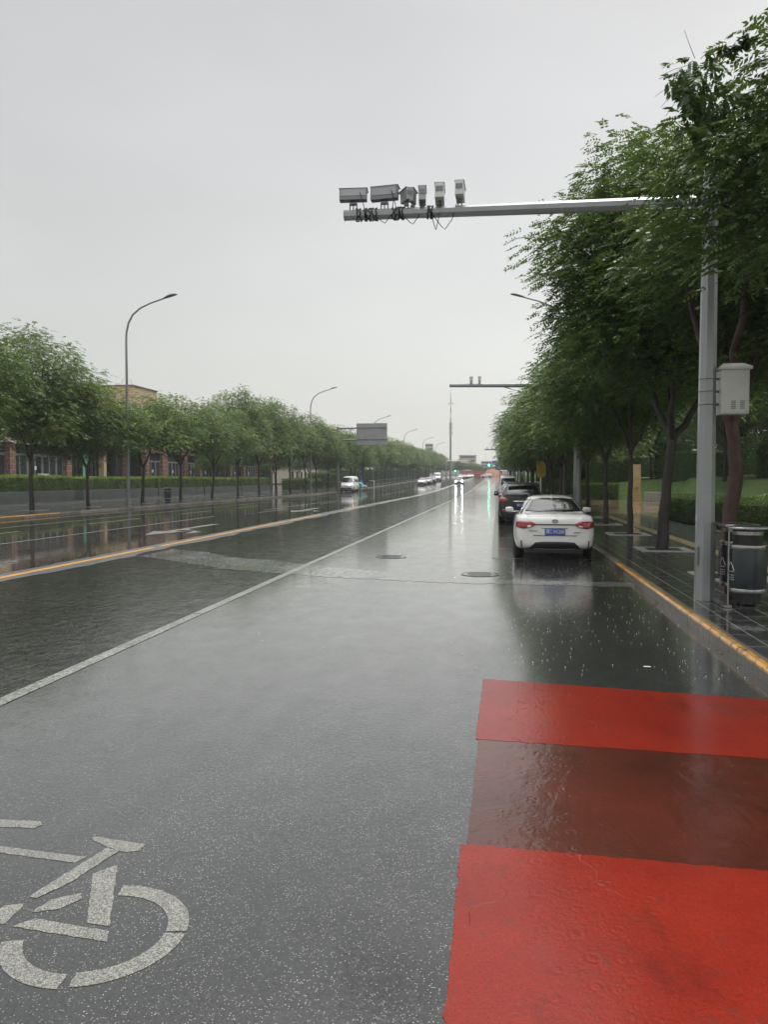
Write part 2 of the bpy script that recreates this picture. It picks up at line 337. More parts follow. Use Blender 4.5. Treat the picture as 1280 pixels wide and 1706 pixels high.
def mk_brick():
    t = NT('red_brick_cladding')
    v = t.n('ShaderNodeCombineXYZ', {'X': t.math('ADD', t.n('ShaderNodeSeparateXYZ', {'Vector': t.co}).outputs['Y'], t.n('ShaderNodeSeparateXYZ', {'Vector': t.co}).outputs['X']), 'Y': t.n('ShaderNodeSeparateXYZ', {'Vector': t.co}).outputs['Z']}).outputs[0]
    q = t.n('ShaderNodeTexBrick', {'Vector': v, 'Color1': (0.22, 0.105, 0.078, 1), 'Color2': (0.17, 0.08, 0.06, 1), 'Mortar': (0.40, 0.31, 0.27, 1), 'Scale': 1.0, 'Mortar Size': 0.022, 'Brick Width': 0.75, 'Row Height': 0.5}, offset=0.5)
    t.P(Base_Color=q.outputs['Color'], Roughness=0.6); return t.m
M['brick'] = mk_brick()
def mk_window():
    t = NT('dark_window_glass'); n = t.noise(0.35, 4)
    t.P(Base_Color=t.mix(t.rng(n, 0.35, 0.65), (0.018, 0.022, 0.024, 1), (0.05, 0.055, 0.055, 1)), Roughness=0.06); return t.m
M['window'] = mk_window()
def mk_poster():
    t = NT('green_poster'); n = t.noise(1.4, 3)
    t.P(Base_Color=t.mix(t.rng(n, 0.4, 0.6), (0.20, 0.42, 0.05, 1), (0.10, 0.35, 0.42, 1)), Roughness=0.4); return t.m
M['poster'] = mk_poster()
def mk_bark(name, a, b):
    t = NT(name); n = t.noise(9, 6, 0.7, stretch=(1, 1, 0.22)); m = t.noise(2.0, 3)
    c = t.mix(t.rng(n, 0.35, 0.65), c4(a), c4(b)); c = t.mix(t.rng(m, 0.5, 0.75, 0, 0.5), c, c4([x * 0.6 for x in a]))
    t.P(Base_Color=c, Roughness=0.5, Normal=t.bump(n, 0.04), Coat_Weight=0.25, Coat_Roughness=0.3); return t.m
M['bark'] = mk_bark('wet_dark_bark', (0.014, 0.010, 0.008), (0.042, 0.032, 0.026))
M['bark_red'] = mk_bark('peeling_reddish_bark', (0.026, 0.011, 0.008), (0.10, 0.042, 0.026))
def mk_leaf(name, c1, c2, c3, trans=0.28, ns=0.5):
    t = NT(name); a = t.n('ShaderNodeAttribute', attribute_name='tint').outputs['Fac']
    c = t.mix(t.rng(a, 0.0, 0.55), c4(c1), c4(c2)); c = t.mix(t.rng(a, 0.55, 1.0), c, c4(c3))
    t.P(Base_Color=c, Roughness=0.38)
    t.b.inputs['Specular IOR Level'].default_value = 0.45
    tr = t.n('ShaderNodeBsdfTranslucent', {'Color': t.mix(0.5, c, (0.10, 0.16, 0.02, 1))})
    ms = t.n('ShaderNodeMixShader', {0: trans}); t.t.links.new(t.b.outputs[0], ms.inputs[1]); t.t.links.new(tr.outputs[0], ms.inputs[2])
    t.t.links.new(ms.outputs[0], t.out.inputs[0]); return t.m
M['leaf'] = mk_leaf('tree_leaves', (0.044, 0.094, 0.020), (0.095, 0.168, 0.030), (0.23, 0.29, 0.05), 0.32)
M['leaf_near'] = mk_leaf('near_tree_leaves', (0.045, 0.085, 0.026), (0.085, 0.145, 0.036), (0.18, 0.24, 0.055), 0.30)
M['leaf_dark'] = mk_leaf('dark_park_leaves', (0.045, 0.092, 0.022), (0.09, 0.16, 0.034), (0.18, 0.25, 0.05), 0.28)
M['hedge'] = mk_leaf('hedge_leaves', (0.06, 0.12, 0.018), (0.13, 0.21, 0.03), (0.27, 0.36, 0.05), 0.3)
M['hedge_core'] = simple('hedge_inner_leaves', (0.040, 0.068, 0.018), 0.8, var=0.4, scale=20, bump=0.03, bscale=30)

# ------------------------------------------------------------------ terrain, road and pavements
YS = [-14, -2, 20, 40, 60, 80] + list(range(85, 135, 5)) + [150, 200, 260, 340]
def strip(name, x0, x1, dz, mat, kind='structure', ys=YS, y0=-14, y1=340):
    yy = [y for y in ys if y0 < y < y1]; yy = [y0] + yy + [y1]; m = MB(); vs = []
    for y in yy:
        a = x0(y) if callable(x0) else x0; b = x1(y) if callable(x1) else x1
        vs += [(a, y, gz(y) + dz), (b, y, gz(y) + dz)]
    m.add(vs, [(2 * i, 2 * i + 1, 2 * i + 3, 2 * i + 2) for i in range(len(yy) - 1)])
    return tag(m.obj(name, mat), kind=kind)
XK, XW, XY, XL = 2.36, -3.98, -9.0, -21.9
g = MB(); yy = [-60] + YS + [600, 1500]; vs = []; xs = [-900, -300, -60, 60, 300, 900]
for y in yy:
    for x in xs: vs.append((x, y, gz(y) - 0.25))
nx = len(xs)
g.add(vs, [(i * nx + j, i * nx + j + 1, (i + 1) * nx + j + 1, (i + 1) * nx + j) for i in range(len(yy) - 1) for j in range(nx - 1)])
tag(g.obj('terrain', M['terrain']), kind='structure')
road = MB()
def rstrip(mb, x0, x1, dz=0.0, y0=-14, y1=345):
    yy = [y0] + [y for y in YS if y0 < y < y1] + [y1]; vs = []
    for y in yy: vs += [(x0, y, gz(y) + dz), (x1, y, gz(y) + dz)]
    mb.add(vs, [(2 * i, 2 * i + 1, 2 * i + 3, 2 * i + 2) for i in range(len(yy) - 1)]); return len(yy) - 1
n1 = rstrip(road, XW, XK + 0.02); n2 = rstrip(road, XY, XW); n3 = rstrip(road, XL - 0.02, XY)
ro = road.obj('road', [M['asphalt'], M['asphalt_mid'], M['asphalt_far']])
for i, p in enumerate(ro.data.polygons): p.material_index = 0 if i < n1 else (1 if i < n1 + n2 else 2)
tag(ro, kind='structure')

# ragged-edged sheets
def ragged(pts, step=0.12, amp=0.015, seed=1):
    r = random.Random(seed); outp = []
    for i, a in enumerate(pts):
        b = pts[(i + 1) % len(pts)]; L = math.hypot(b[0] - a[0], b[1] - a[1]); k = max(1, int(L / step))
        for j in range(k):
            t = j / k; nx_, ny_ = -(b[1] - a[1]) / L, (b[0] - a[0]) / L; o = r.uniform(-amp, amp) if j else 0
            outp.append((a[0] + (b[0] - a[0]) * t + nx_ * o, a[1] + (b[1] - a[1]) * t + ny_ * o))
    return outp
# paler band under the yellow line, and the reinstated trench across the lanes
lb = [(XY - 0.38, y) for y in range(-14, 80, 2)]; rbn = [(XY + 0.45 + 0.09 * math.sin(y * 0.9) + 0.07 * math.sin(y * 2.7), y) for y in range(-14, 80, 1)]
bm_ = MB(); bm_.flat(ragged(rbn + lb[::-1], 0.3, 0.05, 3), 0.004)
rstrip(bm_, XY - 0.35, XY + 0.45, 0.0035, 79, 300)
tag(bm_.obj('concrete_strip', M['concrete_band']), kind='structure')
tr = MB(); tr.flat(ragged([(-8.35, 16.9), (-7.0, 16.0), (-5.4, 14.8), (-3.9, 14.1), (-1.2, 13.4), (2.33, 13.25), (2.33, 13.8), (-0.6, 14.2), (-2.4, 14.9), (-3.8, 15.7), (-5.0, 16.6), (-6.1, 17.0), (-7.2, 18.3), (-8.35, 18.9)], 0.12, 0.07, 5), 0.003)
tag(tr.obj('trench_patch', M['trench']), kind='structure')

def line(mb, x0, x1, y0, y1, z=0.005): 
    rstrip(mb, x0, x1, z, y0, y1)
wl = MB()
for k in range(0, 30):
    y = -10 + 9.9 * k
    line(wl, XW - 0.07, XW + 0.075, y, y + 9.88, 0.0045)
tag(wl.obj('white_lane_line', M['white_line']), kind='structure')
yl = MB()
for k in range(0, 24):                       # long yellow dashes
    y = 2.0 + 13.0 * k - 8.4
    line(yl, XY - 0.1, XY + 0.07, y, y + (12.6 if k < 3 else 6.0), 0.007)
tag(yl.obj('yellow_centre_line', M['yellow_line']), kind='structure')
ol = MB()
line(ol, -13.79, -13.65, 4, 36); 
for k in range(12): line(ol, -12.9, -12.78, 40 + 15 * k, 46 + 15 * k)
line(ol, -13.79, -13.65, 44, 120)
for k in range(14): line(ol, -16.5, -16.35, 20 + 9 * k, 24.5 + 9 * k)
line(ol, -18.3, -18.17, 24, 300)
line(ol, -20.6, -20.5, 30, 200)
tag(ol.obj('opposite_lane_line', M['white_line']), kind='structure')
# direction arrows lying in the opposite lane (pointing towards the camera)
def arrow(cx, cy, s=1.0):
    m = MB()
    m.flat([(cx - .16 * s, cy - .2), (cx + .16 * s, cy - .2), (cx + .16 * s, cy + 4.2), (cx - .16 * s, cy + 4.2)], 0.005)
    m.flat([(cx - .62 * s, cy - .2), (cx, cy - 2.2), (cx + .62 * s, cy - .2)][::-1], 0.005)
    m.flat([(cx + .16 * s, cy + 1.0), (cx + 1.0 * s, cy - 0.2), (cx + 1.25 * s, cy - .4), (cx + 1.0 * s, cy - 1.3), (cx + .72 * s, cy + .2), (cx + .16 * s, cy + .35)][::-1], 0.0055)
    tag(m.obj('lane_arrow', M['white_line']), kind='structure')
arrow(-11.3, 25.6); arrow(-11.3, 43.5)
# parking bays in front of the kerb
pb = MB()
line(pb, -0.13, 0.02, 17.6, 60, 0.0045)
for y in (17.72, 23.8, 29.9, 36.0, 42.1, 48.2, 54.3): line(pb, -0.02, 2.2, y, y + 0.09, 0.006)
line(pb, -0.02, 0.4, 20.2, 20.26, 0.006)
tag(pb.obj('parking_bay_line', M['white_line']), kind='structure')
for (mx_, my_) in ((-2.45, 17.68), (-0.33, 14.67)):
    mc = MB(); mc.lathe([(0.36, 0.0), (0.36, 0.009), (0.33, 0.010), (0.33, 0.006), (0.01, 0.006)], (mx_, my_, 0), 28, False)
    for a in range(-2, 3): mc.box((mx_, my_ + a * 0.11, 0.007), (0.5 - abs(a) * 0.06, 0.03, 0.006))
    tag(mc.obj('manhole_cover', M['cover']), 'round iron manhole cover ' + ('nearer the parked white sedan' if mx_ > -1 else 'farther out beside the white lane line'), 'manhole cover', 'manhole covers in the near lane')
# red surfacing
ra = MB(); ra.flat(ragged([(-0.14, 5.30), (2.34, 5.17), (2.34, 6.60), (-0.12, 6.94)], 0.03, 0.006, 11), 0.003)
tag(ra.obj('red_surfacing', M['red']), kind='structure')
rb = MB(); rb.flat(ragged([(-0.15, -3.0), (2.34, -3.0), (2.34, 3.58), (1.24, 3.686), (-0.17, 3.745)], 0.03, 0.007, 12), 0.003)
tag(rb.obj('red_surfacing', M['red']), kind='structure')
rc = MB(); rc.flat(ragged([(-0.14, 3.72), (2.34, 3.56), (2.34, 5.19), (-0.12, 5.36)], 0.03, 0.005, 13), 0.0015)
tag(rc.obj('worn_red_surfacing', M['red_dark']), kind='structure')
# bicycle symbol
bk = MB(); Z = 0.0018
def poly(pts, z=Z):
    a = sum(pts[i][0] * pts[(i + 1) % len(pts)][1] - pts[(i + 1) % len(pts)][0] * pts[i][1] for i in range(len(pts)))
    bk.flat(ragged(pts if a > 0 else pts[::-1], 0.02, 0.0035, len(bk.f)), z)
poly([(-2.80, 3.66), (-2.371, 3.672), (-2.345, 3.64), (-2.36, 3.592), (-2.80, 3.57)])
poly([(-2.75, 3.39), (-2.41, 3.391), (-1.933, 3.352), (-1.958, 3.291), (-2.367, 3.33), (-2.75, 3.34)])
poly([(-2.006, 3.528), (-2.002, 3.555), (-1.71, 3.514), (-1.711, 3.445), (-1.762, 3.426), (-1.808, 3.431), (-1.884, 3.457)])
poly([(-1.884, 3.453), (-1.808, 3.428), (-1.88, 3.128), (-1.955, 2.982), (-1.994, 2.991)], Z + .0005)
poly([(-1.823, 3.21), (-1.75, 3.306), (-1.541, 2.836), (-1.641, 2.843)])
poly([(-1.914, 2.877), (-1.886, 2.983), (-1.784, 3.051), (-1.758, 3.006), (-1.808, 2.924)])
poly([(-1.93, 2.775), (-1.87, 2.842), (-1.523, 2.801), (-1.496, 2.733)])
def arc(cx, cy, rx, ry, a0, a1, w_=0.083):
    n = 14; o = []; i_ = []
    for k in range(n + 1):
        a = rad(a0 + (a1 - a0) * k / n); o.append((cx + rx * math.cos(a), cy + ry * math.sin(a))); i_.append((cx + (rx - w_) * math.cos(a), cy + (ry - w_) * math.sin(a)))
    poly(o + i_[::-1])
arc(-1.57, 2.80, 0.355, 0.34, 8, 100); arc(-1.57, 2.80, 0.355, 0.345, -78, 5); arc(-1.57, 2.79, 0.355, 0.345, -160, -84)
poly([(-2.05, 2.75), (-1.97, 2.79), (-1.97, 2.895), (-1.985, 2.938), (-2.057, 2.906)])
arc(-2.55, 2.83, 0.355, 0.34, -70, 70); arc(-2.55, 2.83, 0.355, 0.34, 74, 170); arc(-2.55, 2.83, 0.355, 0.34, 175, 286)
tag(bk.obj('bicycle_lane_marking', M['bike_paint']), kind='structure')

# pavements and kerbs
strip('pavement', XK + 0.13, 7.0, KH, M['pavement'])
strip('park_paving', 7.0, lambda y: 16.0 if 36 < y < 66 else 7.02, KH - 0.004, M['plaza'], y0=34, y1=68, ys=[36, 36.2, 65.8, 66])
strip('plaza_paving', 5.3, 7.0, KH + 0.004, M['plaza'], y0=38, y1=66)
strip('tactile_strip', 4.75, 5.15, KH + 0.008, M['tactile'], y0=-10, y1=37.5)
strip('pavement', -34.6, XL - 0.13, KH, M['pavement_left'], y1=150)
strip('pavement', -27.5, XL - 0.13, KH, M['pavement_left'], y0=150.01)
strip('plaza_paving', -60, -34.6, KH, M['pavement_left'], y1=150)
def kerb(name, x, side, mat, y0, y1, L=1.0, col2=None):
    m = MB(); y = y0; r = random.Random(int(y0 * 7 + 3))
    while y < y1:
        l = min(L if y < 40 else 12.0, y1 - y); z = gz(y); z2 = gz(y + l); b = 0.022; t = 0.13; h = KH + 0.004 + r.uniform(-.002, .002)
        prof = [(0, -0.1), (0, h - b), (b, h), (t, h), (t, -0.1)]
        vs = [(x + side * px, y + 0.007, z + pz) for px, pz in prof] + [(x + side * px, y + l - 0.007, z2 + pz) for px, pz in prof]
        fs = [(i, i + 1, i + 6, i + 5) for i in range(4)] + [(0, 1, 2, 3, 4), (9, 8, 7, 6, 5)]
        if side < 0: fs = [tuple(reversed(f)) for f in fs]
        m.add(vs, fs); y += l
    return tag(m.obj(name, mat), kind='structure')
kerb('kerb', XK, 1, M['kerb'], -10, 320)
kerb('kerb', XL, -1, M['kerb'], -10, 320)
def kerb_paint(x, side, y0, y1):
    m = MB(); y = y0
    while y < y1:
        l = min(1.0, y1 - y); b = 0.022; h = KH + 0.007
        prof = [(-0.003, h - b - 0.022), (-0.003, h - b), (b - 0.001, h + 0.001), (0.075, h + 0.001)]
        vs = [(x + side * px, y + 0.012, pz) for px, pz in prof] + [(x + side * px, y + l - 0.012, pz) for px, pz in prof]
        fs = [(i, i + 1, i + 5, i + 4) for i in range(3)]
        if side > 0: fs = [tuple(reversed(f)) for f in fs]
        m.add(vs, fs); y += l
    return tag(m.obj('kerb_paint', M['kerb_yellow']), kind='structure')
kerb_paint(XK, 1, -10, 16); kerb_paint(XL, -1, 26, 36)
dr = MB()
for y in (15.25, 15.75):
    a = [(0.09 * math.cos(rad(t)) * 1.0, 0.085 * math.sin(rad(t))) for t in range(0, 181, 20)]
    dr.add([(XK - 0.004, y + p, 0.012 + q) for p, q in a], [tuple(range(len(a)))])
tag(dr.obj('kerb_drain_hole', M['black']), kind='structure')

# litter of pale debris and rain splashes
deb = MB(); r = random.Random(4)
def splash(mb, x, y, s):
    a0 = r.uniform(0, 6)
    for k in range(5):
        a = a0 + k * 1.256; h = s * r.uniform(.3, .7)
        mb.add([(x + s * .35 * math.cos(a - .3), y + s * .35 * math.sin(a - .3), .004), (x + s * .35 * math.cos(a + .3), y + s * .35 * math.sin(a + .3), .004), (x + s * .6 * math.cos(a), y + s * .6 * math.sin(a), .004 + h)], [(0, 1, 2)])
    mb.lathe([(s * .1, .004 + s * .1), (s * .42, .004 + s * .3), (s * .42, .004 + s * .6), (s * .1, .004 + s * .85)], (x, y, 0), 6)
for k in range(420):
    y = 7.2 + 12 * r.random() ** 1.2; x = r.uniform(-3.5, 2.2) if r.random() < .08 else r.uniform(0.1, 2.3)
    splash(deb, x, y, r.uniform(.005, .013))
for k in range(0): splash(deb, r.uniform(-.1, 2.2), r.uniform(3.6, 5.3), r.uniform(.003, .006))
def mk_water():
    t = NT('splash_water'); t.P(Base_Color=(0.75, 0.77, 0.78, 1), Roughness=0.1); return t.m
M['water'] = mk_water()
tag(deb.obj('rain_splashes', M['water']), 'tiny raindrop splashes bouncing off the wet road before the white sedan', 'raindrops', kind='stuff')
lf = MB(); lf.flat([(1.39, 7.57), (1.42, 7.555), (1.455, 7.57), (1.46, 7.59), (1.43, 7.605), (1.395, 7.595)], 0.012)
lf.v = [(x, y, z + 0.004 * (i % 2)) for i, (x, y, z) in enumerate(lf.v)]
tag(lf.obj('fallen_leaf', M['canopy']), 'small pale fallen leaf on the wet asphalt beyond the red surfacing', 'leaf')

rl = random.Random(21); fl = MB()
for k in range(150):
    if k < 90: x = XK - abs(rl.gauss(0, .10)) - .02; y = rl.uniform(5, 24); z = .006
    else: x = XK + .2 + abs(rl.gauss(0, 1.0)); y = rl.uniform(8, 24); z = KH + .006
    a = rl.uniform(0, 6.28); L = rl.uniform(.012, .035); W = L * .38; c_, s_ = math.cos(a), math.sin(a)
    fl.add([(x + c_ * p - s_ * q, y + s_ * p + c_ * q, z + h) for p, q, h in ((-L, 0, 0), (0, W, .004), (L, 0, .001), (0, -W, .004))], [(0, 3, 2, 1)])
M['litter'] = simple('wet_leaf_litter', (.10, .075, .02), .35, var=.5, scale=3)
tag(fl.obj('leaf_litter', M['litter']), 'small wet leaves scattered in the right gutter and on the pavement', 'leaf litter', kind='stuff')

# ------------------------------------------------------------------ trees
def leaf_mesh(name, pos, dirs, L, pairs, ll, lw, tint, mat, rng_, droop=0.35):
    """pinnate leaves: a rachis carrying pairs of pointed leaflets"""
    n = len(pos); up = np.array([0, 0, 1.0])
    d = dirs / np.linalg.norm(dirs, axis=1, keepdims=True)
    side = np.cross(d, up); side /= np.linalg.norm(side, axis=1, keepdims=True) + 1e-6
    roll = rng_.uniform(-0.6, 0.6, n)[:, None]
    nrm = np.cross(side, d); s2 = side * np.cos(roll) + nrm * np.sin(roll)
    V = []; T = []
    slots = [(0.25 + 0.70 * k / max(pairs - 1, 1), sg) for k in range(pairs) for sg in (-1, 1)] + [(1.0, 0)]
    for t, sg in slots:
        c = pos + d * (L * t)[:, None] - up * (droop * (L * t * t))[:, None]
        size = (1.0 - 0.35 * abs(t - 0.55)) * rng_.uniform(0.8, 1.2, n)
        if sg: ld = s2 * sg * 0.85 + d * 0.45 - up * (0.30 + rng_.uniform(-.15, .25, n))[:, None]
        else: ld = d - up * 0.5
        ld = ld / np.linalg.norm(ld, axis=1, keepdims=True)
        wv = np.cross(ld, nrm + rng_.normal(0, .35, (n, 3))); wv /= np.linalg.norm(wv, axis=1, keepdims=True) + 1e-6
        a = c; e = c + ld * (ll * size)[:, None]; mid = c + ld * (ll * 0.42 * size)[:, None]
        h = wv * (lw * 0.5 * size)[:, None]
        V.append(np.stack([a, mid + h, e, mid - h], 1)); T.append(np.repeat(np.clip(tint + rng_.normal(0, .07, n), 0, 1)[:, None], 4, 1))
    V = np.concatenate(V).reshape(-1, 3); T = np.concatenate(T).reshape(-1)
    return quads_mesh(name, V, T, mat)
def quads_mesh(name, V, T, mat):
    nv = len(V); nq = nv // 4
    me = bpy.data.meshes.new(name); me.vertices.add(nv); me.vertices.foreach_set('co', V.astype(np.float32).ravel())
    me.loops.add(nv); me.loops.foreach_set('vertex_index', np.arange(nv, dtype=np.int32))
    me.polygons.add(nq); me.polygons.foreach_set('loop_start', np.arange(0, nv, 4, dtype=np.int32))
    try: me.polygons.foreach_set('loop_total', np.full(nq, 4, dtype=np.int32))
    except Exception: pass
    at = me.attributes.new('tint', 'FLOAT', 'POINT'); at.data.foreach_set('value', T.astype(np.float32))
    me.materials.append(mat); me.update(); me.validate(); return me

def tree_meshes(seed, trunk, limbs, blobs, per=46, L=0.36, pairs=5, ll=0.11, lw=0.042, clr=0.6, tr_r=0.12, leafmat='leaf', barkmat='bark', twig_r=0.022, ybias=0.0, extra=None, low=-0.55):
    """trunk: polyline; limbs: list of polylines starting at the fork; blobs: (cx,cy,cz,rx,ry,rz,n)"""
    R = np.random.default_rng(seed); r = random.Random(seed)
    tm = MB(); nodes = []
    k = len(trunk); rr = [tr_r * (1.22 if i == 0 else 1.0 - 0.22 * i / (k - 1)) for i in range(k)]
    def smooth(pts, rads, wob=0.05, sub=4):
        o = []; q = []
        P_ = [Vector(p) for p in pts]
        for i in range(len(P_) - 1):
            p0 = P_[max(i - 1, 0)]; p1 = P_[i]; p2 = P_[i + 1]; p3 = P_[min(i + 2, len(P_) - 1)]
            for j in range(sub):
                t = j / sub
                v = 0.5 * ((2 * p1) + (-p0 + p2) * t + (2 * p0 - 5 * p1 + 4 * p2 - p3) * t * t + (-p0 + 3 * p1 - 3 * p2 + p3) * t ** 3)
                if i + j: v = v + Vector((r.uniform(-wob, wob), r.uniform(-wob, wob), 0)) * 0.5
                o.append(v); q.append(rads[i] * (1 - t) + rads[i + 1] * t)
        o.append(P_[-1]); q.append(rads[-1]); return o, q
    p, q = smooth(trunk, rr, 0.04); tm.tube(p, q, 12)
    for lb_ in limbs:
        n = len(lb_); q0 = [tr_r * 0.74 * (1 - 0.82 * (i / (n - 1))) for i in range(n)]
        p, q = smooth(lb_, q0, 0.10); tm.tube(p, q, 8)
        nodes += [(v, a) for v, a in list(zip(p, q))[2:]]
    cents = []
    for (cx, cy, cz, rx, ry, rz, n) in blobs:
        got = 0; tries = 0
        while got < n and tries < n * 30:
            tries += 1
            v = R.normal(size=3); v /= np.linalg.norm(v); u = R.random() ** (1 / 2.4)
            if v[2] < low: continue
            c = np.array([cx + v[0] * rx * u, cy + v[1] * ry * u, cz + v[2] * rz * u])
            if all(np.sum((c - d_) ** 2) > 0.36 for d_ in cents[-60:]): cents.append(c); got += 1
    fork = Vector(trunk[-1]); cents.sort(key=lambda c: (Vector(c) - fork).length)
    for c in cents:
        C = Vector(c); best = min(nodes, key=lambda nd: (nd[0] - C).length + 0.35 * max(0, (nd[0] - fork).length - (C - fork).length))
        a, ar = best; dist = (C - a).length; br = min(ar * 0.8, twig_r + 0.010 * dist)
        m1 = a.lerp(C, 0.35) + Vector((0, 0, 0.14 * dist)); m2 = a.lerp(C, 0.7) + Vector((r.uniform(-.1, .1), r.uniform(-.1, .1), 0.12 * dist))
        tm.tube([a, m1, m2, C], [br, br * .8, br * .55, br * .3], 5, cap=False)
        nodes += [(m1, br * .8), (m2, br * .55), (C, br * .4)]
    cs = np.array(cents); n = len(cs) * per
    cen = np.repeat(cs, per, 0)
    off = np.clip(R.normal(0, 1, (n, 3)), -2, 2) * np.array([clr, clr, clr * 0.62]) * 0.62
    pos = cen + off
    mid = np.array([sum(b[0] * b[6] for b in blobs), sum(b[1] * b[6] for b in blobs), 0]) / sum(b[6] for b in blobs)
    outw = (pos - mid) * np.array([1, 1, 0]); outw /= np.linalg.norm(outw, axis=1, keepdims=True) + 1e-6
    dirs = off * np.array([1.6, 1.6, 0.6]) + outw * 0.35 + R.normal(0, .35, (n, 3)) * np.array([1, 1, .5]) + np.array([0, 0, 0.05])
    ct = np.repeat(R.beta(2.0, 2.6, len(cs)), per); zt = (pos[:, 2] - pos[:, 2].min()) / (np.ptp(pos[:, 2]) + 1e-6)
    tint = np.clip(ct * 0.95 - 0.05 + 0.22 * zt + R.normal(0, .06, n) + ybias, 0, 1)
    Ls = L * R.uniform(0.7, 1.2, n)
    if extra is not None:
        tm_extra, epos, edir, elen = extra(R, tm); pos = np.concatenate([pos, epos]); dirs = np.concatenate([dirs, edir]); Ls = np.concatenate([Ls, elen]); tint = np.concatenate([tint, R.uniform(.1, .5, len(epos))])
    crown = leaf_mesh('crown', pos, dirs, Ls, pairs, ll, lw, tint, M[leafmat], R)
    return tm.mesh('trunk', M[barkmat]), crown

def place_tree(meshes, name, label, loc, rz=0, s=1.0, group=None, sz=None):
    t = thing(name, label, 'tree', loc, rz, group)
    t.scale = (s, s, sz or s)
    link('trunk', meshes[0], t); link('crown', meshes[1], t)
    return t

# the three near trees on the right pavement have their own shapes
def hanging(R, tm):
    """bare-ended branch reaching out over the pavement with a hanging leaf bunch"""
    b = Vector((4.05, 9.0, KH)); q = lambda x, y, z: Vector((x, y, z)) - b
    tm.tube([q(3.7, 9.2, 6.0), q(3.15, 9.1, 6.45), q(2.75, 9.05, 6.55), q(2.45, 9.0, 6.42), q(2.16, 9.0, 6.33)], [.022, .016, .011, .008, .005], 6)
    tm.tube([q(2.45, 9.0, 6.42), q(2.32, 9, 6.25), q(2.2, 9, 6.16)], [.007, .005, .004], 5)
    for (dx, dz, ln, cx_) in ((-.05, .12, .30, .03), (.10, .10, .22, .0), (-.13, .02, .34, -.06), (-.14, -.06, .34, -.05), (-.12, -.16, .40, -.12), (-.16, -.28, .32, -.16), (-.10, -.36, .30, -.2)):
        p0 = q(2.12 + dx * .4, 9.0, 6.32 + dz * .6); d = Vector((dx, 0, dz)).normalized() if dz > 0.05 else Vector((-1, 0, cx_ * 2)).normalized()
        tm.tube([p0, p0 + d * ln * .5 + Vector((0, 0, cx_ * .3)), p0 + d * ln + Vector((0, 0, cx_ * 1.0))], [.004, .0032, .002], 4)
    n = 95
    P0 = np.stack([R.normal(2.13, .13, n), R.normal(9.0, .15, n), 6.10 + R.uniform(-.34, .24, n)], 1)
    P0[:, 0] += (P0[:, 2] - 6.1) * -0.12
    P1 = np.stack([R.normal(2.48, .07, 14), R.normal(9.0, .06, 14), R.normal(6.5, .03, 14)], 1)
    P0 = np.concatenate([P0, P1]) - np.array(b)
    D = R.normal(0, .6, P0.shape) + np.array([0, 0, -.9]); D[-14:] = R.normal(0, .4, (14, 3)) + np.array([.6, 0, .25])
    return None, P0, D, R.uniform(.10, .19, len(P0))
tA = tree_meshes(101, [(0, 0, 0), (.03, .05, 1.4), (.0, .0, 2.9)],
    [[(0, 0, 2.9), (-.5, .3, 4.0), (-.95, .3, 5.2), (-1.0, .2, 6.6)], [(0, 0, 2.9), (.4, -.1, 4.2), (.8, 0, 6.0), (1.1, 0, 7.6)], [(0, 0, 2.9), (.1, .8, 4.3), (0, 1.5, 6.0)]],
    [(0.45, 0.1, 6.3, 1.25, 1.5, 1.7, 60), (-1.5, .3, 5.1, .62, .8, .55, 46), (-1.2, .2, 4.35, .40, .5, .42, 18), (-.82, .3, 5.85, .42, .8, .62, 26), (-.9, .3, 5.1, .5, .8, .8, 30), (1.2, .6, 4.4, 1.3, 1.6, 1.4, 30)], per=60, leafmat='leaf_near', extra=hanging, ll=.098, lw=.042, pairs=6, L=.32, clr=.42, twig_r=.014)
place_tree(tA, 'street_tree', 'nearest tree, whose branch with a hanging leaf bunch reaches into the top right sky', (4.05, 9.0, KH), group='trees along the right pavement')
tB = tree_meshes(102, [(0, 0, 0), (.02, .05, .9), (.10, 0, 1.9), (.0, 0, 2.65)],
    [[(0, 0, 2.65), (-.35, .2, 3.8), (-.7, .4, 5.2), (-.9, .3, 6.6)], [(0, 0, 2.65), (.5, .1, 3.9), (.9, .0, 5.4), (1.0, .3, 7.2)], [(0, 0, 2.65), (-.1, -.7, 4.2), (.2, -1.1, 6.0)], [(0, 0, 2.65), (.1, .8, 4.2), (.0, 1.6, 6.0)]],
    [(0.15, 0, 5.6, 1.5, 2.1, 1.5, 120), (1.3, 0.2, 6.4, 1.3, 1.8, 1.8, 60), (1.6, 0.4, 4.2, 1.6, 1.8, 1.3, 60)], per=50, leafmat='leaf_near', barkmat='bark_red', tr_r=.135, ll=.105, lw=.045, pairs=6, L=.34, clr=.48)
place_tree(tB, 'street_tree', 'street tree with peeling reddish trunk right behind the grey camera pole', (3.93, 13.9, KH), group='trees along the right pavement')
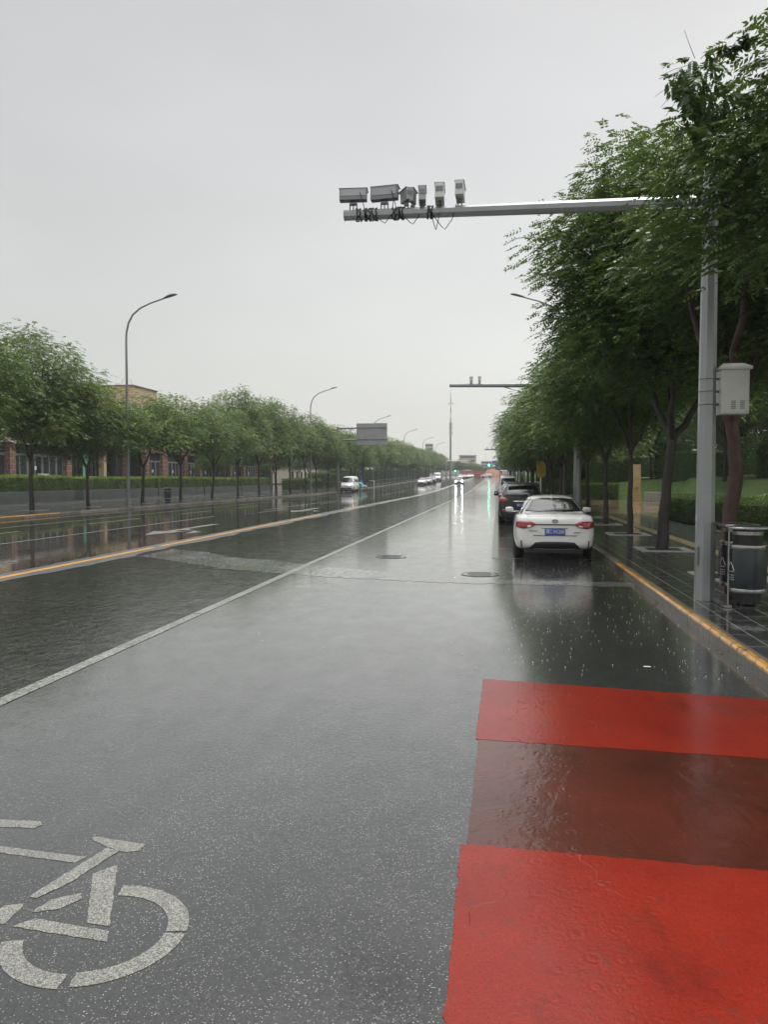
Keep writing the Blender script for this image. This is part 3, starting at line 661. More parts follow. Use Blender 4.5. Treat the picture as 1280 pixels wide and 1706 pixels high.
tC = tree_meshes(103, [(0, 0, 0), (.08, .05, 1.2), (.22, 0, 2.6)],
    [[(.22, 0, 2.6), (-.15, .2, 3.6), (-.55, .2, 4.8), (-1.1, .1, 6.0), (-1.9, 0, 7.1), (-2.6, 0, 7.7)], [(.22, 0, 2.6), (.75, 0, 3.5), (1.2, .1, 5.0), (1.4, .2, 7.2)], [(.22, 0, 2.6), (.3, .9, 4.0), (.1, 1.8, 6.2)], [(.22, 0, 2.6), (.0, -.8, 4.0), (-.2, -1.6, 6.0)], [(-.5, .2, 4.7), (-.7, .1, 5.8), (-.6, 0, 7.4)]],
    [(-1.55, 0, 7.1, 1.2, 1.8, 0.95, 60), (-.5, 0, 8.2, 1.3, 1.9, 1.3, 70), (.9, 0, 7.0, 1.6, 2.1, 2.2, 100), (-.75, 0, 5.4, 1.55, 2.2, 1.7, 100), (.9, 0, 4.6, 1.8, 2.0, 1.3, 70)], per=50, ll=.115, lw=.048, tr_r=.13, clr=.52, pairs=5)
place_tree(tC, 'street_tree', 'street tree leaning its long curved limb over the road beyond the camera pole', (3.88, 19.1, KH), group='trees along the right pavement')
# four shared shapes for the rest
def generic(seed, H=9.0, R_=3.6, fork=2.9, lean=0.0, n=170, per=38, **kw):
    r = random.Random(seed); limbs = []; k = r.choice([3, 4]); a0 = r.uniform(0, 6)
    bx = r.uniform(-.12, .12); top = (bx * 2 + lean * .2, 0.05, fork)
    for i in range(k):
        a = a0 + i * 2 * math.pi / k + r.uniform(-.3, .3); q = R_ * r.uniform(.5, .7)
        limbs.append([top, (top[0] + q * .3 * math.cos(a), q * .3 * math.sin(a), fork + (H - fork) * .22), (q * .65 * math.cos(a) + lean * .6, q * .65 * math.sin(a), fork + (H - fork) * .45), (q * 1.05 * math.cos(a) + lean, q * 1.05 * math.sin(a), fork + (H - fork) * .72)])
    zc = fork + (H - fork) * .47; hz = (H - fork) * .53
    blobs = [(lean * .8, 0, zc + hz * .05, R_ * .88, R_ * .88, hz * .95, int(n * .52))]
    for i in range(5):
        a = a0 + 1.2566 * i + r.uniform(-.3, .3)
        blobs.append((lean + R_ * .60 * math.cos(a), R_ * .60 * math.sin(a), zc + r.uniform(-.50, .10) * hz, R_ * .50, R_ * .50, hz * .48, int(n * .10)))
    return tree_meshes(seed, [(0, 0, 0), (bx, .04, fork * .5), top], limbs, blobs, per=per, **kw)
GT = [generic(201, 9.2, 3.9, 2.8, n=250, per=46, ll=.125, lw=.052, clr=.56), generic(202, 8.7, 4.0, 2.9, n=240, per=46, ll=.125, lw=.052, clr=.56),
      generic(203, 9.5, 3.8, 2.7, n=250, per=46, ll=.125, lw=.052, clr=.56), generic(204, 9.0, 4.2, 2.9, n=250, per=46, ll=.125, lw=.052, clr=.56)]
GD = [(a, (lambda m: (m.materials.clear(), m.materials.append(M['leaf_dark']), m)[2])(b.copy())) for a, b in GT]
ORD = ['first', 'second', 'third', 'fourth', 'fifth', 'sixth', 'seventh', 'eighth', 'ninth', 'tenth', 'eleventh', 'twelfth', 'thirteenth', 'fourteenth', 'fifteenth', 'sixteenth']
r = random.Random(77)
for i in range(14):                              # right row, going away
    y = 24.4 + 5.3 * i; x = 3.95 + r.uniform(-.08, .12)
    lab = 'street tree on the right, %s beyond the tree with the long curved limb' % ORD[i] if i < 9 else 'small distant street tree in the right row merging with its neighbours'
    place_tree(GT[(i * 3 + 1) % 4], 'street_tree', lab, (x, y, gz(y) + KH), r.uniform(0, 6.28), (.70, .74, .78, .84, .90)[min(i, 4)] * r.uniform(.98, 1.02), 'trees along the right pavement', (.86, .84, .82, .84, .88)[min(i, 4)])
for i in range(26):
    y = 99 + 9.0 * i; x = 4.2 + r.uniform(-.3, .9)
    place_tree(GT[i % 4], 'street_tree', 'small distant street tree in the right row merging with its neighbours', (x, y, gz(y) + KH), r.uniform(0, 6.28), r.uniform(.85, 1.0), 'trees along the right pavement')
LY = [31.2, 38.5, 44.1, 51.7, 58.3, 64.8, 71.6, 78.2, 84.8, 91.2, 98.2, 105, 111.7]
for i, y in enumerate(LY):
    big = 1.06 if i < 2 else (.94 if i % 3 else 1.0)
    lab = 'leftmost street tree, its crown cut by the left frame edge' if i == 0 else 'round crowned street tree, %s trunk from the left frame edge' % ORD[i - 1]
    place_tree(GT[(i * 2 + i // 3) % 4], 'street_tree', lab, (-25.0 + r.uniform(-.15, .15), y, gz(y) + KH), r.uniform(0, 6.28), (.93 if i > 1 else 1.06) * r.uniform(.94, 1.04), 'trees along the left pavement', (1.0 if i < 2 else .84 if i < 4 else .92 if i < 6 else 1.1) * r.uniform(.96, 1.05))
for i in range(32):
    y = 118.5 + 7.2 * i
    place_tree(GT[(i * 3) % 4], 'street_tree', 'small distant street tree in the left row merging with its neighbours', (-24.8 + r.uniform(-.4, .4), y, gz(y) + KH), r.uniform(0, 6.28), r.uniform(.88, 1.0), 'trees along the left pavement', r.uniform(1.0, 1.12))
# stone frames round the trunks
def pit(x, y, z, lab, grp):
    t = thing('tree_pit_frame', lab, 'tree pit', (x, y, z), 0, grp); m = MB(); o, i_ = .60, .40
    m.box((0, -(o + i_) / 2, .008), (2 * o, o - i_, .016)); m.box((0, (o + i_) / 2, .008), (2 * o, o - i_, .016))
    m.box(((o + i_) / 2, 0, .008), (o - i_, 2 * i_, .016)); m.box((-(o + i_) / 2, 0, .008), (o - i_, 2 * i_, .016))
    m.obj('stone_frame', M['pit'], t); s = MB(); s.box((0, 0, .004), (2 * i_, 2 * i_, .006)); s.obj('soil', M['soil'], t)
pit(4.0, 13.9, KH, 'pale square stone frame at the foot of the reddish trunk', 'tree pit frames on the right pavement')
pit(3.93, 19.1, KH, 'pale square stone frame under the leaning tree beyond the pole', 'tree pit frames on the right pavement')
for i in range(4): pit(3.95, 24.4 + 5.3 * i, KH, 'pale square stone frame round the %s trunk beyond the leaning tree' % ORD[i], 'tree pit frames on the right pavement')
for i, y in enumerate(LY[1:9]): pit(-25.0, y, KH, 'pale stone frame round the %s trunk from the left on the far pavement' % ORD[i], 'tree pit frames on the left pavement')

# park trees behind the right pavement
pk = [(12.5, 29), (25, 26), (24, 38), (13.5, 71), (18, 46), (21, 50), (27, 44), (15.5, 56), (18, 62), (23, 66), (8.2, 76), (11, 84), (16, 79), (30, 58), (9.5, 96), (13, 106), (22, 84), (28, 74), (34, 50), (9, 120), (14, 132), (10, 146), (15, 160), (9, 175), (12, 195), (10, 220), (14, 245), (36, 66), (31, 36), (26, 28), (20, 96), (26, 108)]
wh = ['above the stone edged bank', 'behind the near hedge', 'on the lawn bank', 'in the dark grove', 'behind the gold slab']
for i, (x, y) in enumerate(pk):
    z = gz(y) + (KH + np.interp(x, [9, 11, 13, 16, 20, 26, 40], [.1, .7, 1.2, 1.6, 1.8, 2.15, 2.4]) if y < 66 else 1.2 if x > 9 else .3)
    lab = 'dark broadleaf park tree standing ' + ('on the lawn bank close behind the right hedge' if y < 50 and x < 24 else 'deep in the grove right of the gold slab' if y < 70 else 'behind the low hedge left of the gold slab' if y < 110 else 'far along the grove behind the right row of street trees')
    if i == 0: lab = 'park tree whose low crown shows right of the camera pole above the hedge'
    place_tree(GD[i % 4], 'park_tree', lab, (x, y, z), r.uniform(0, 6.28), r.uniform(.85, 1.2), 'trees of the dark park grove', None)
# far wood that closes the view
for i in range(70):
    x = r.uniform(-60, 60); y = r.uniform(352, 430); 
    place_tree(GD[i % 4], 'distant_tree', 'hazy tree in the wood closing the far end of the road', (x, y, gz(y) - .2), r.uniform(0, 6.28), (r.uniform(.66, .84) if -30 < x < -12 else r.uniform(.5, .64)), 'trees of the far wood')
# trees of the forecourt behind the left hedges
for i, (x, y) in enumerate([(-37, 98), (-38, 110), (-36, 120), (-39, 132), (-38, 145), (-40, 160), (-38, 176), (-41, 190), (-39, 208), (-34, 150), (-35, 186), (-36, 225), (-34, 245), (-33, 265), (-34, 290)]):
    place_tree(GT[i % 4], 'forecourt_tree', 'tree standing behind the left row at the end of the brick shopping building', (x, y, gz(y) + .1), r.uniform(0, 6.28), r.uniform(.7, .95), 'trees behind the left row')

# ------------------------------------------------------------------ hedges and shrubs
def leafbox(name, label, x0, x1, y0, y1, z0, z1, n, size, seed, mat='hedge', skew=0.0, cat='hedge', group=None):
    R = np.random.default_rng(seed); t = thing(name, label, cat, ((x0 + x1) / 2, (y0 + y1) / 2, z0), 0, group)
    a, b, h = (x1 - x0) / 2, (y1 - y0) / 2, z1 - z0
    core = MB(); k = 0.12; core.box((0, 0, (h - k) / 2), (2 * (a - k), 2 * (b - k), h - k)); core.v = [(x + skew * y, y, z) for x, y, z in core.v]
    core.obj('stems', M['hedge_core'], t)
    fa = np.array([2 * b * h, 2 * b * h, 2 * a * h, 2 * a * 2 * b * 2.0]); fa /= fa.sum()
    f = R.choice(4, n, p=fa); u = R.uniform(-1, 1, n); v = R.random(n); dp = R.random(n) ** 1.5 * 0.16
    bumpy = 0.07 * np.sin(u * b * 2.3 + seed) + 0.05 * np.sin(u * b * 5.1 + 1) + R.normal(0, .018, n)
    pos = np.zeros((n, 3))
    for i in range(2):
        s = (-1, 1)[i]; q = f == i; pos[q] = np.stack([np.full(q.sum(), s * a) - s * (dp[q] + bumpy[q]), u[q] * b, v[q] * h], 1)
    q = f == 2; pos[q] = np.stack([u[q] * a, -b + dp[q] + bumpy[q], v[q] * h], 1)
    q = f == 3; uu = R.uniform(-1, 1, q.sum()); pos[q] = np.stack([uu * a, u[q] * b, h - dp[q] + bumpy[q] * .7], 1)
    pos[:, 0] += skew * pos[:, 1]
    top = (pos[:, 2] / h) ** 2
    d = R.normal(0, 1, (n, 3)) + np.array([0, 0, .6]); d /= np.linalg.norm(d, axis=1, keepdims=True)
    w_ = np.cross(d, R.normal(0, 1, (n, 3))); w_ /= np.linalg.norm(w_, axis=1, keepdims=True)
    s = (size * R.uniform(.6, 1.3, n))[:, None]
    V = np.stack([pos, pos + d * s * .5 + w_ * s * .28, pos + d * s, pos + d * s * .5 - w_ * s * .28], 1).reshape(-1, 3)
    clump = 0.5 + 0.25 * np.sin(pos[:, 1] * 3.1 + seed) * np.sin(pos[:, 0] * 4 + pos[:, 2] * 5)
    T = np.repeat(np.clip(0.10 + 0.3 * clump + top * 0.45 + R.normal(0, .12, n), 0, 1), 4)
    link('foliage', quads_mesh('foliage', V, T, M[mat]), t); return t
leafbox('box_hedge', 'dark clipped hedge behind the bins, in front of the lawn bank', 7.55, 9.0, 14.0, 23.6, KH, 1.22, 26000, .055, 1, 'leaf_dark', 0, group='clipped hedges by the right pavement')
leafbox('box_hedge', 'clipped hedge ending in a rounded corner by the tan paving', 7.2, 8.7, 23.75, 35.5, KH, 1.15, 26000, .055, 2, 'leaf_dark', 0, group='clipped hedges by the right pavement')
leafbox('box_hedge', 'low clipped hedge left of the gold slab behind the tree trunks', 6.3, 10.0, 66.2, 68.0, KH, 1.45, 14000, .08, 3, 'hedge', 0, group='clipped hedges by the right pavement')
leafbox('box_hedge', 'distant clipped hedge running on along the right pavement', 6.6, 8.2, 69, 120, KH + .1, 1.7, 16000, .12, 4, 'leaf_dark', group='clipped hedges by the right pavement')
def planter(x, y0, y1, lab, i, grp='long concrete planters on the left pavement'):
    t = thing('planter', lab, 'planter', (x, (y0 + y1) / 2, KH), 0, grp); b = (y1 - y0) / 2; m = MB()
    m.box((0, 0, .41), (2.2, 2 * b, .82)); m.obj('concrete_wall', M['planter'], t, .02)
    c = MB(); c.box((0, 0, .03), (2.5, 2 * b + .2, .06)); c.obj('plinth', M['planter'], t)
yy_ = [(30.0, 44.5), (44.7, 55.9), (58.2, 72), (72.3, 84), (84.4, 97), (97.4, 110)]
for i, (a, b) in enumerate(yy_):
    x = -33.8 if i < 2 else -34.4
    planter(x, a, b, 'long low concrete planter, %s from the left frame edge' % ORD[i], i)
    leafbox('box_hedge', 'bright green clipped hedge growing in the %s planter from the left' % ORD[i], x - .95, x + .98, a + .1, b - .1, KH + .78, 1.98 + .06 * (i % 2), 26000 if i < 4 else 14000, .085 if i < 4 else .12, 10 + i, 'hedge', group='hedges in the long planters')
# lawn bank of the park
xs = [9.0, 11, 13, 16, 20, 26, 40, 70]; zs = [.12, .75, 1.22, 1.62, 1.85, 2.2, 2.5, 2.7]
lw = MB(); gxs = [6.2, 8.9, 9.0, 9.8, 11, 12, 13, 13.6, 14.5, 16, 18, 20, 23, 26, 40, 70]; gys = [8, 12, 16, 20, 24, 28, 32, 36, 38, 39, 45, 52, 58, 64, 66.2, 68.2, 75, 90, 130, 300]; vs = []
for y in gys:
    for x in gxs:
        if y < 38.5: z = KH + float(np.interp(x, [8.9] + xs, [-.4] + zs)) + .06 * math.sin(y * .7 + x * 1.3) * (x > 9.5)
        elif y < 68: z = KH + float(np.interp(x, [13.5, 16, 20, 26, 40, 70], [-.3, 1.62, 1.85, 2.2, 2.5, 2.7]))
        else: z = gz(y) + .1 + float(np.interp(x, [6.2, 9, 16, 30, 70], [.1, 1.3, 1.95, 2.3, 2.6]))
        vs.append((x, y, z))
n_ = len(gxs); lw.add(vs, [(i * n_ + j, i * n_ + j + 1, (i + 1) * n_ + j + 1, (i + 1) * n_ + j) for i in range(len(gys) - 1) for j in range(n_ - 1)])
tag(lw.obj('lawn_bank', M['lawn']), kind='structure')
gr = []; R = np.random.default_rng(9); n = 30000
gx = 9.2 + 9 * R.random(n); gy = 14 + 23 * R.random(n); gzv = KH + np.interp(gx, xs, zs) - .03 + .08 * np.sin(gy * .5 + gx)
p = np.stack([gx, gy, gzv], 1); d = R.normal(0, .35, (n, 3)) + np.array([0, 0, 1.0]); w_ = R.normal(0, 1, (n, 3)) * np.array([.02, .02, 0]); hh = R.uniform(.08, .2, n)[:, None]
V = np.stack([p - w_, p + w_, p + d * hh + w_ * .3, p + d * hh - w_ * .3], 1).reshape(-1, 3)
tag(link('grass', quads_mesh('grass', V, np.repeat(R.uniform(.1, .8, n), 4), M['hedge'])), 'longer grass blades growing on the park bank behind the hedge', 'grass', kind='stuff')
sw = MB()
for i in range(9):
    a = (10.6 + i * .55, 23.2 - i * .05, .98 + i * .11); sw.box((a[0], a[1], a[2]), (.54, .3, .22), rz=0)
tag(sw.obj('stone_edging', M['pit'], bevel=.01), 'low pale stone edging stepping up the lawn bank right of the reddish trunk', 'edging')
for i, (y0, y1, h_) in enumerate([(113, 128, 1.6), (129, 145, 2.4), (146, 170, 3.0), (171, 200, 3.0), (201, 240, 3.2), (241, 290, 3.4), (291, 335, 3.4)]):
    z = gz((y0 + y1) / 2); leafbox('shrub_belt', 'dark shrub belt under the distant left trees, %s from the white van' % ORD[i], -32.5, -29.5, y0, y1, z - 1, z + h_, 9000, .2, 80 + i, 'leaf_dark', cat='shrubs', group='shrub belts behind the left row')
for i, (x, y0, y1, h_) in enumerate([(34, 8, 30, 7), (30, 31, 48, 7), (24, 70, 90, 6), (17, 92, 118, 5.5), (13, 120, 160, 5), (12.5, 162, 220, 5), (12, 222, 330, 6), (44, 20, 80, 9)]):
    z = gz((y0 + y1) / 2); leafbox('thicket', 'tall dark thicket closing the park grove at its back, %s going away' % ORD[i], x, x + 4, y0, y1, z + .5, z + h_, 16000, .26, 90 + i, 'leaf_dark', cat='shrubs', group='thickets behind the park grove')
# understorey bushes that make the grove dark
for i, (x, y, s_) in enumerate([(12, 52, 1.6), (17, 70, 2.4), (10, 72, 1.8), (22, 58, 2.4), (14, 92, 2.6), (26, 66, 2.8), (9, 104, 2.2), (19, 48, 1.8), (30, 50, 2.6), (21, 34, 1.6), (11, 128, 3), (26, 44, 2.2)]):
    if i == 0: continue
    z = gz(y) + (1.8 if y < 66 else 1.5)
    leafbox('bush', 'dense dark bush under the park trees ' + ('right of the gold slab' if y < 68 else 'behind the low hedge left of the gold slab' if y < 100 else 'far along the grove'), x - s_ * 1.3, x + s_ * 1.3, y - s_, y + s_, z - .3, z + s_ * 1.1, 6000, .16, 40 + i, 'leaf_dark', cat='bush', group='bushes of the park grove')

# ------------------------------------------------------------------ lettering
def text_mesh(s, size, mat, depth=0.002):
    cu = bpy.data.curves.new('lettering', 'FONT'); cu.body = s; cu.size = size; cu.extrude = depth; cu.align_x = 'CENTER'; cu.align_y = 'CENTER'
    o = bpy.data.objects.new('lettering', cu); COL.objects.link(o)
    bpy.context.view_layer.update()
    me = bpy.data.meshes.new_from_object(o.evaluated_get(bpy.context.evaluated_depsgraph_get()))
    bpy.data.objects.remove(o); bpy.data.curves.remove(cu); me.materials.clear(); me.materials.append(mat); me.name = 'lettering'; return me

# ------------------------------------------------------------------ camera gantries
def cam_box(parent, name, w_, h_, d_, x, z, tilt=0.0, yaw=0.0, mat='cabinet', feet=2):
    """housing seen from behind, on a clamp over the arm"""
    m = MB(); m.box((0, 0, 0), (w_, d_, h_)); m.box((0, .03, h_ / 2 + .008), (w_ + .02, d_ + .06, .012))
    o = m.obj(name, M[mat], parent, .006); o.location = (x, 0, z); o.rotation_euler = (tilt, 0, yaw)
    b = MB(); b.box((x, 0, z - h_ / 2 - .035), (min(w_ * .5, .1), .07, .03))
    for k in range(feet): b.tube([(x + (k - (feet - 1) / 2) * .05, 0, z - h_ / 2 - .03), (x + (k - (feet - 1) / 2) * .05, 0, z - h_ / 2 - .13)], .009, 6)
    b.obj('clamp', M['galv_dark'], parent); return o
def gantry(label, x, y, z0, L, arm_z, r0=.128, r1=.098, ra0=.092, ra1=.072, units=(), cat='camera pole', lift=.09, top=.45, group='camera poles beside the right kerb'):
    t = thing('camera_pole', label, cat, (x, y, z0), 0, group)
    m = MB(); m.tube([(0, 0, 0), (0, 0, arm_z + top)], [r0, r1], 8, True, False, rad(22.5)); m.obj('pole', M['galv'], t)
    a = MB(); a.tube([(-.08, 0, arm_z), (-L, 0, arm_z + lift)], [ra0, ra1], 8, True, False, rad(22.5))
    a.tube([(-L + .001, 0, arm_z + lift), (-L - .015, 0, arm_z + lift)], [ra1 + .006, ra1 + .006], 8, True, False, rad(22.5)); a.obj('arm', M['galv'], t)
    b = MB(); b.box((0, 0, .012), (.44, .44, .02)); 
    for i in (-1, 1):
        for j in (-1, 1): b.tube([(i * .17, j * .17, .02), (i * .17, j * .17, .06)], .014, 6)
    if arm_z > 5.8: b.obj('base_plate', M['galv'], t)
    return t
g1 = gantry('tall grey octagonal camera pole on the right pavement in front of the bins', 2.85, 11.2, KH, 5.08, 5.46, r0=.132, lift=.06)
zt = lambda x: 5.46 + .06 * (-x) / 5.08        # arm axis height
for (X, Zc, w_, h_, ti, ya) in ((-2.11, 5.93, .40, .17, rad(-8), rad(4)), (-1.65, 5.93, .40, .19, rad(-6), rad(-6))):
    o = cam_box(g1, 'flash_panel', w_, h_, .10, X - 2.85, Zc - KH, ti, ya, 'galv_dark', 3)
    f = MB(); f.box((0, -.052, .02), (w_ * .92, .006, h_ * .55)); f.obj('back_plate', M['sign_back'], o)
for (X, Zc, w_, h_, d_, ya) in ((-1.33, 5.88, .10, .17, .20, rad(35)), (-1.24, 5.87, .06, .19, .16, rad(-12)), (-1.10, 5.87, .10, .20, .22, rad(4)), (-.85, 5.88, .13, .21, .3, rad(2)), (-.56, 5.90, .12, .20, .3, rad(-2))):
    o = cam_box(g1, 'traffic_camera', w_, h_, d_, X - 2.85, Zc - KH, rad(-5), ya, 'cabinet' if w_ > .11 else 'sign_back', 2)
    f = MB(); f.box((0, -d_ / 2 - .003, .02), (w_ * .8, .006, h_ * .35)); f.obj('back_plate', M['galv_dark'], o)
cb = MB(); rr_ = random.Random(5)
for i, X in enumerate([-2.05, -2.0, -1.93, -1.90, -1.86, -1.82, -1.77, -1.52, -1.49, -1.45, -1.41, -1.38, -1.02, -.99, -.96]):
    z = zt(X - 2.85) ; cb.tube([(X - 2.85 + .02 * rr_.uniform(-1, 1), math.sin(a) * .088, z + math.cos(a) * .088) for a in [k * .5236 for k in range(13)]], .010, 5, False)
for (a, b, dz) in ((-1.75, -1.52, .10), (-1.36, -1.1, .13), (-.96, -.84, .22), (-.94, -.6, .22)):
    za = zt(a - 2.85)
    cb.tube([(a - 2.85, -.05, za - .06), (a * .65 + b * .35 - 2.85, -.06, za - .05 - dz * .8), ((a + b) / 2 - 2.85, -.06, za - .05 - dz), (a * .2 + b * .8 - 2.85, -.06, za - dz * .6), (b - 2.85, -.06, za + .10), (b - 2.85 + .02, -.05, za + .30)], .006, 5)
for X in (-1.92, -1.46): cb.tube([(X - 2.85, -.07, zt(0)), (X - 2.87, -.09, zt(0) + .15), (X - 2.93, -.07, zt(0) + .36)], .006, 5)
cb.obj('cables', M['black'], g1)
cbx = MB(); cbx.box((.325, -.02, 2.86), (.36, .26, .60)); cab = cbx.obj('control_cabinet', M['cabinet'], g1, .006)
rf = MB(); rf.add([(.12, -.18, 3.16), (.535, -.18, 3.16), (.535, .14, 3.16), (.12, .14, 3.16), (.12, -.18, 3.195), (.535, -.18, 3.195), (.535, .14, 3.195), (.12, .14, 3.195), (.2, -.02, 3.26), (.46, -.02, 3.26)],
    [(3, 2, 1, 0), (0, 1, 5, 4), (1, 2, 6, 5), (2, 3, 7, 6), (3, 0, 4, 7), (4, 5, 9, 8), (5, 6, 9), (6, 7, 8, 9), (7, 4, 8)]); rf.obj('roof', M['cabinet'], cab)
dd = MB(); dd.box((.325, -.153, 2.86), (.325, .008, .56)); dd.obj('door', M['cabinet'], cab, .003)
vn = MB()
for i in (0, 1):
    for j in range(5): vn.box((.30 + i * .115, -.160, 2.635 + j * .024), (.06, .008, .009))
vn.obj('vent_slot', M['galv_dark'], cab)
sb = MB()
for z in (2.70, 2.88, 3.05):
    R0 = .132 - .034 * z / 5.9 + .006; sb.tube([(R0 * 1.0 * math.cos(a), R0 * 1.0 * math.sin(a), z) for a in [k * math.pi / 4 + rad(22.5) for k in range(9)]], .007, 4, False, False)
    sb.box((.14, 0, z), (.05, .06, .03))
sb.obj('strap', M['galv_dark'], g1)
hd = MB(); hd.box((-.118, -.045, .62), (.02, .09, .26)); hd.obj('hand_hole_cover', M['galv'], g1, .004)
g2 = gantry('second camera pole farther up the road with two cameras on its arm', 3.3, 33.2, KH, 5.36, 5.62, r0=.17, r1=.13, ra0=.11, ra1=.085, lift=.08)
for (X, w_) in ((-1.15, .13), (-.8, .12)): cam_box(g2, 'traffic_camera', w_, .2, .3, X - 3.3, 5.93, 0, 0, 'cabinet')
s2 = MB(); s2.box((.42, 0, 3.15), (.55, .03, .30)); s2.obj('sign_plate', M['sign_back'], g2)
g3 = gantry('farthest thin camera gantry arm reaching over the road out of the right row', 4.2, 110, gz(110) + KH, 6.1, 5.75, r0=.17, r1=.14, ra0=.14, ra1=.11, lift=.05)
for X in (-1.5, -.9, -.3, .4): cam_box(g3, 'traffic_camera', .16, .2, .3, X - 4.2, 6.05, 0, 0, 'cabinet')

# ------------------------------------------------------------------ street lamps
def make_lamp():
    t = thing('street_lamp', '', 'street lamp', (0, 0, 0))
    m = MB(); m.tube([(0, 0, 0), (0, 0, 2.2), (0, 0, 8.0), (0, 0, 10.0)], [.115, .10, .075, .065], 12)
    m.obj('pole', M['lamp_grey'], t)
    a = MB(); a.tube([(0, 0, 10.0), (.02, 0, 10.5), (.16, 0, 11.1), (.45, 0, 11.6), (.95, 0, 11.98), (1.6, 0, 12.25), (2.45, 0, 12.50)], [.065, .062, .06, .056, .052, .048, .045], 10)
    a.obj('arm', M['lamp_grey'], t)
    h = MB(); pts = [(2.40, 12.485, .05, .05), (2.5, 12.52, .10, .07), (2.7, 12.59, .17, .10), (2.95, 12.66, .18, .11), (3.15, 12.70, .14, .08), (3.28, 12.71, .05, .03)]
    ring = []; 
    for (x, z, w_, hh) in pts: ring += [(x - .0, w_ * math.cos(a), z + hh * math.sin(a) * (1 if math.sin(a) > 0 else .55)) for a in [k * math.pi / 6 for k in range(12)]]
    fs = [(i * 12 + k, i * 12 + (k + 1) % 12, (i + 1) * 12 + (k + 1) % 12, (i + 1) * 12 + k) for i in range(5) for k in range(12)]
    h.add(ring, [tuple(reversed(f)) for f in fs], True); h.add(ring[:12], [tuple(range(12))]); h.add(ring[-12:], [tuple(range(12))])
    h.obj('lamp_head', M['galv_dark'], t)
    b = MB(); b.box((0, 0, .01), (.36, .36, .02)); b.tube([(0, 0, .02), (0, 0, .30)], .135, 12); b.obj('base', M['lamp_grey'], t)
    return t
lamp = make_lamp()
def put_lamp(o, x, y, left, label, grp):
    o.location = (x, y, gz(y) + KH); o.rotation_euler = (0, 0, 0 if left else math.pi); tag(o, label, 'street lamp', grp)
for i in range(6):
    o = lamp if i == 0 else copy_tree(lamp)
    lab = ['tall street lamp with curved arm nearest on the left pavement', 'second tall street lamp on the left, rising where the trees thin out', 'third left street lamp behind the grey sign back'][i] if i < 3 else 'distant left street lamp, %s head beyond the grey sign back' % ORD[i - 3]
    put_lamp(o, -22.45 if i else -22.3, 44.1 + 46.9 * i, True, lab, 'street lamps along the left kerb')
    if i == 0:
        fb = MB(); fb.tube([(.0, 0, 7.0), (.22, 0, 7.25), (.30, 0, 7.55), (.20, 0, 7.75)], .012, 6); fb.tube([(.0, 0, 7.0), (-.25, 0, 7.2), (-.33, 0, 7.5), (-.2, 0, 7.8)], .012, 6); fb.box((0, 0, 7.0), (.2, .2, .05))
        fbm = fb
fbm.obj('flag_bracket', M['galv'], lamp)
for i in range(5):
    o = copy_tree(lamp)
    for ch in list(o.children):
        if ch.name.startswith('flag_bracket'): bpy.data.objects.remove(ch)
    lab = ['street lamp on the right whose head pokes out left of the near crowns', 'second right street lamp, its head just under the second camera arm'][i] if i < 2 else 'far street lamp hidden in the right row of trees'
    put_lamp(o, 3.95, 47.0 + 47.2 * i, False, lab, 'street lamps along the right kerb')

# ------------------------------------------------------------------ litter bins
def drum(t, x, y):
    m = MB(); m.lathe([(.225, .20), (.232, .22), (.232, .79), (.225, .81)], (x, y, 0), 36); d = m.obj('drum', M['binblue'], t)
    b = MB()
    for z in (.205, .77): b.lathe([(.236, z), (.239, z + .004), (.239, z + .05), (.236, z + .054), (.20, z + .054)], (x, y, 0), 36)
    b.obj('steel_band', M['steel'], d)
    i_ = MB(); i_.lathe([(.17, .08), (.17, .2), (.18, .8), (.185, .99), (.185, 1.02)], (x, y, 0), 30); i_.obj('inner_bin', M['black'], d)
    k = MB(); k.lathe([(.19, .955), (.19, 1.0)], (x, y, 0), 30); k.obj('rim', M['steel'], d)
    l = MB(); l.lathe([(.20, 1.02), (.262, 1.025), (.268, 1.04), (.262, 1.055), (.12, 1.075), (.01, 1.08)], (x, y, 0), 40); l.obj('lid', M['steel'], d)
    f = MB()
    for a in (0.6, 2.2, 3.9, 5.3): f.tube([(x + .13 * math.cos(a), y + .13 * math.sin(a), 0), (x + .13 * math.cos(a), y + .13 * math.sin(a), .09)], .016, 6)
    f.lathe([(.15, 0), (.15, .02), (.12, .025)], (x, y, 0), 24); f.obj('foot', M['black'], d)
    # recycling triangle and two short lines of marks, facing the road
    w_ = MB(); R0 = .2345
    def P3(s, z, rr=R0): a = math.pi + rad(16) + s / R0; return (x + rr * math.cos(a), y + rr * math.sin(a), z)
    def bar(a, b, wd=.012):
        for q in range(6):
            s0 = a[0] + (b[0] - a[0]) * q / 6; s1 = a[0] + (b[0] - a[0]) * (q + 1) / 6; z0 = a[1] + (b[1] - a[1]) * q / 6; z1 = a[1] + (b[1] - a[1]) * (q + 1) / 6
            L = math.hypot(b[0] - a[0], b[1] - a[1]); nx_, nz_ = -(b[1] - a[1]) / L * wd / 2, (b[0] - a[0]) / L * wd / 2
            w_.add([P3(s0 - nx_, z0 - nz_), P3(s1 - nx_, z1 - nz_), P3(s1 + nx_, z1 + nz_), P3(s0 + nx_, z0 + nz_)], [(0, 1, 2, 3), (3, 2, 1, 0)])
    bar((-.065, .49), (-.008, .60)); bar((.008, .60), (.065, .49)); bar((-.055, .475), (.055, .475))
    for z in (.43, .40, .37):
        for s in (-.05, -.02, .01, .04): bar((s, z), (s + .02, z), .014)
    w_.obj('recycling_mark', M['white_mark'], d)
bt = thing('litter_bin', 'pair of slate blue round litter bins with steel lids and recycling marks behind the pole', 'litter bin', (3.24, 10.62, KH), 0, 'round double litter bins')
drum(bt, 0, 0); drum(bt, .06, .60)
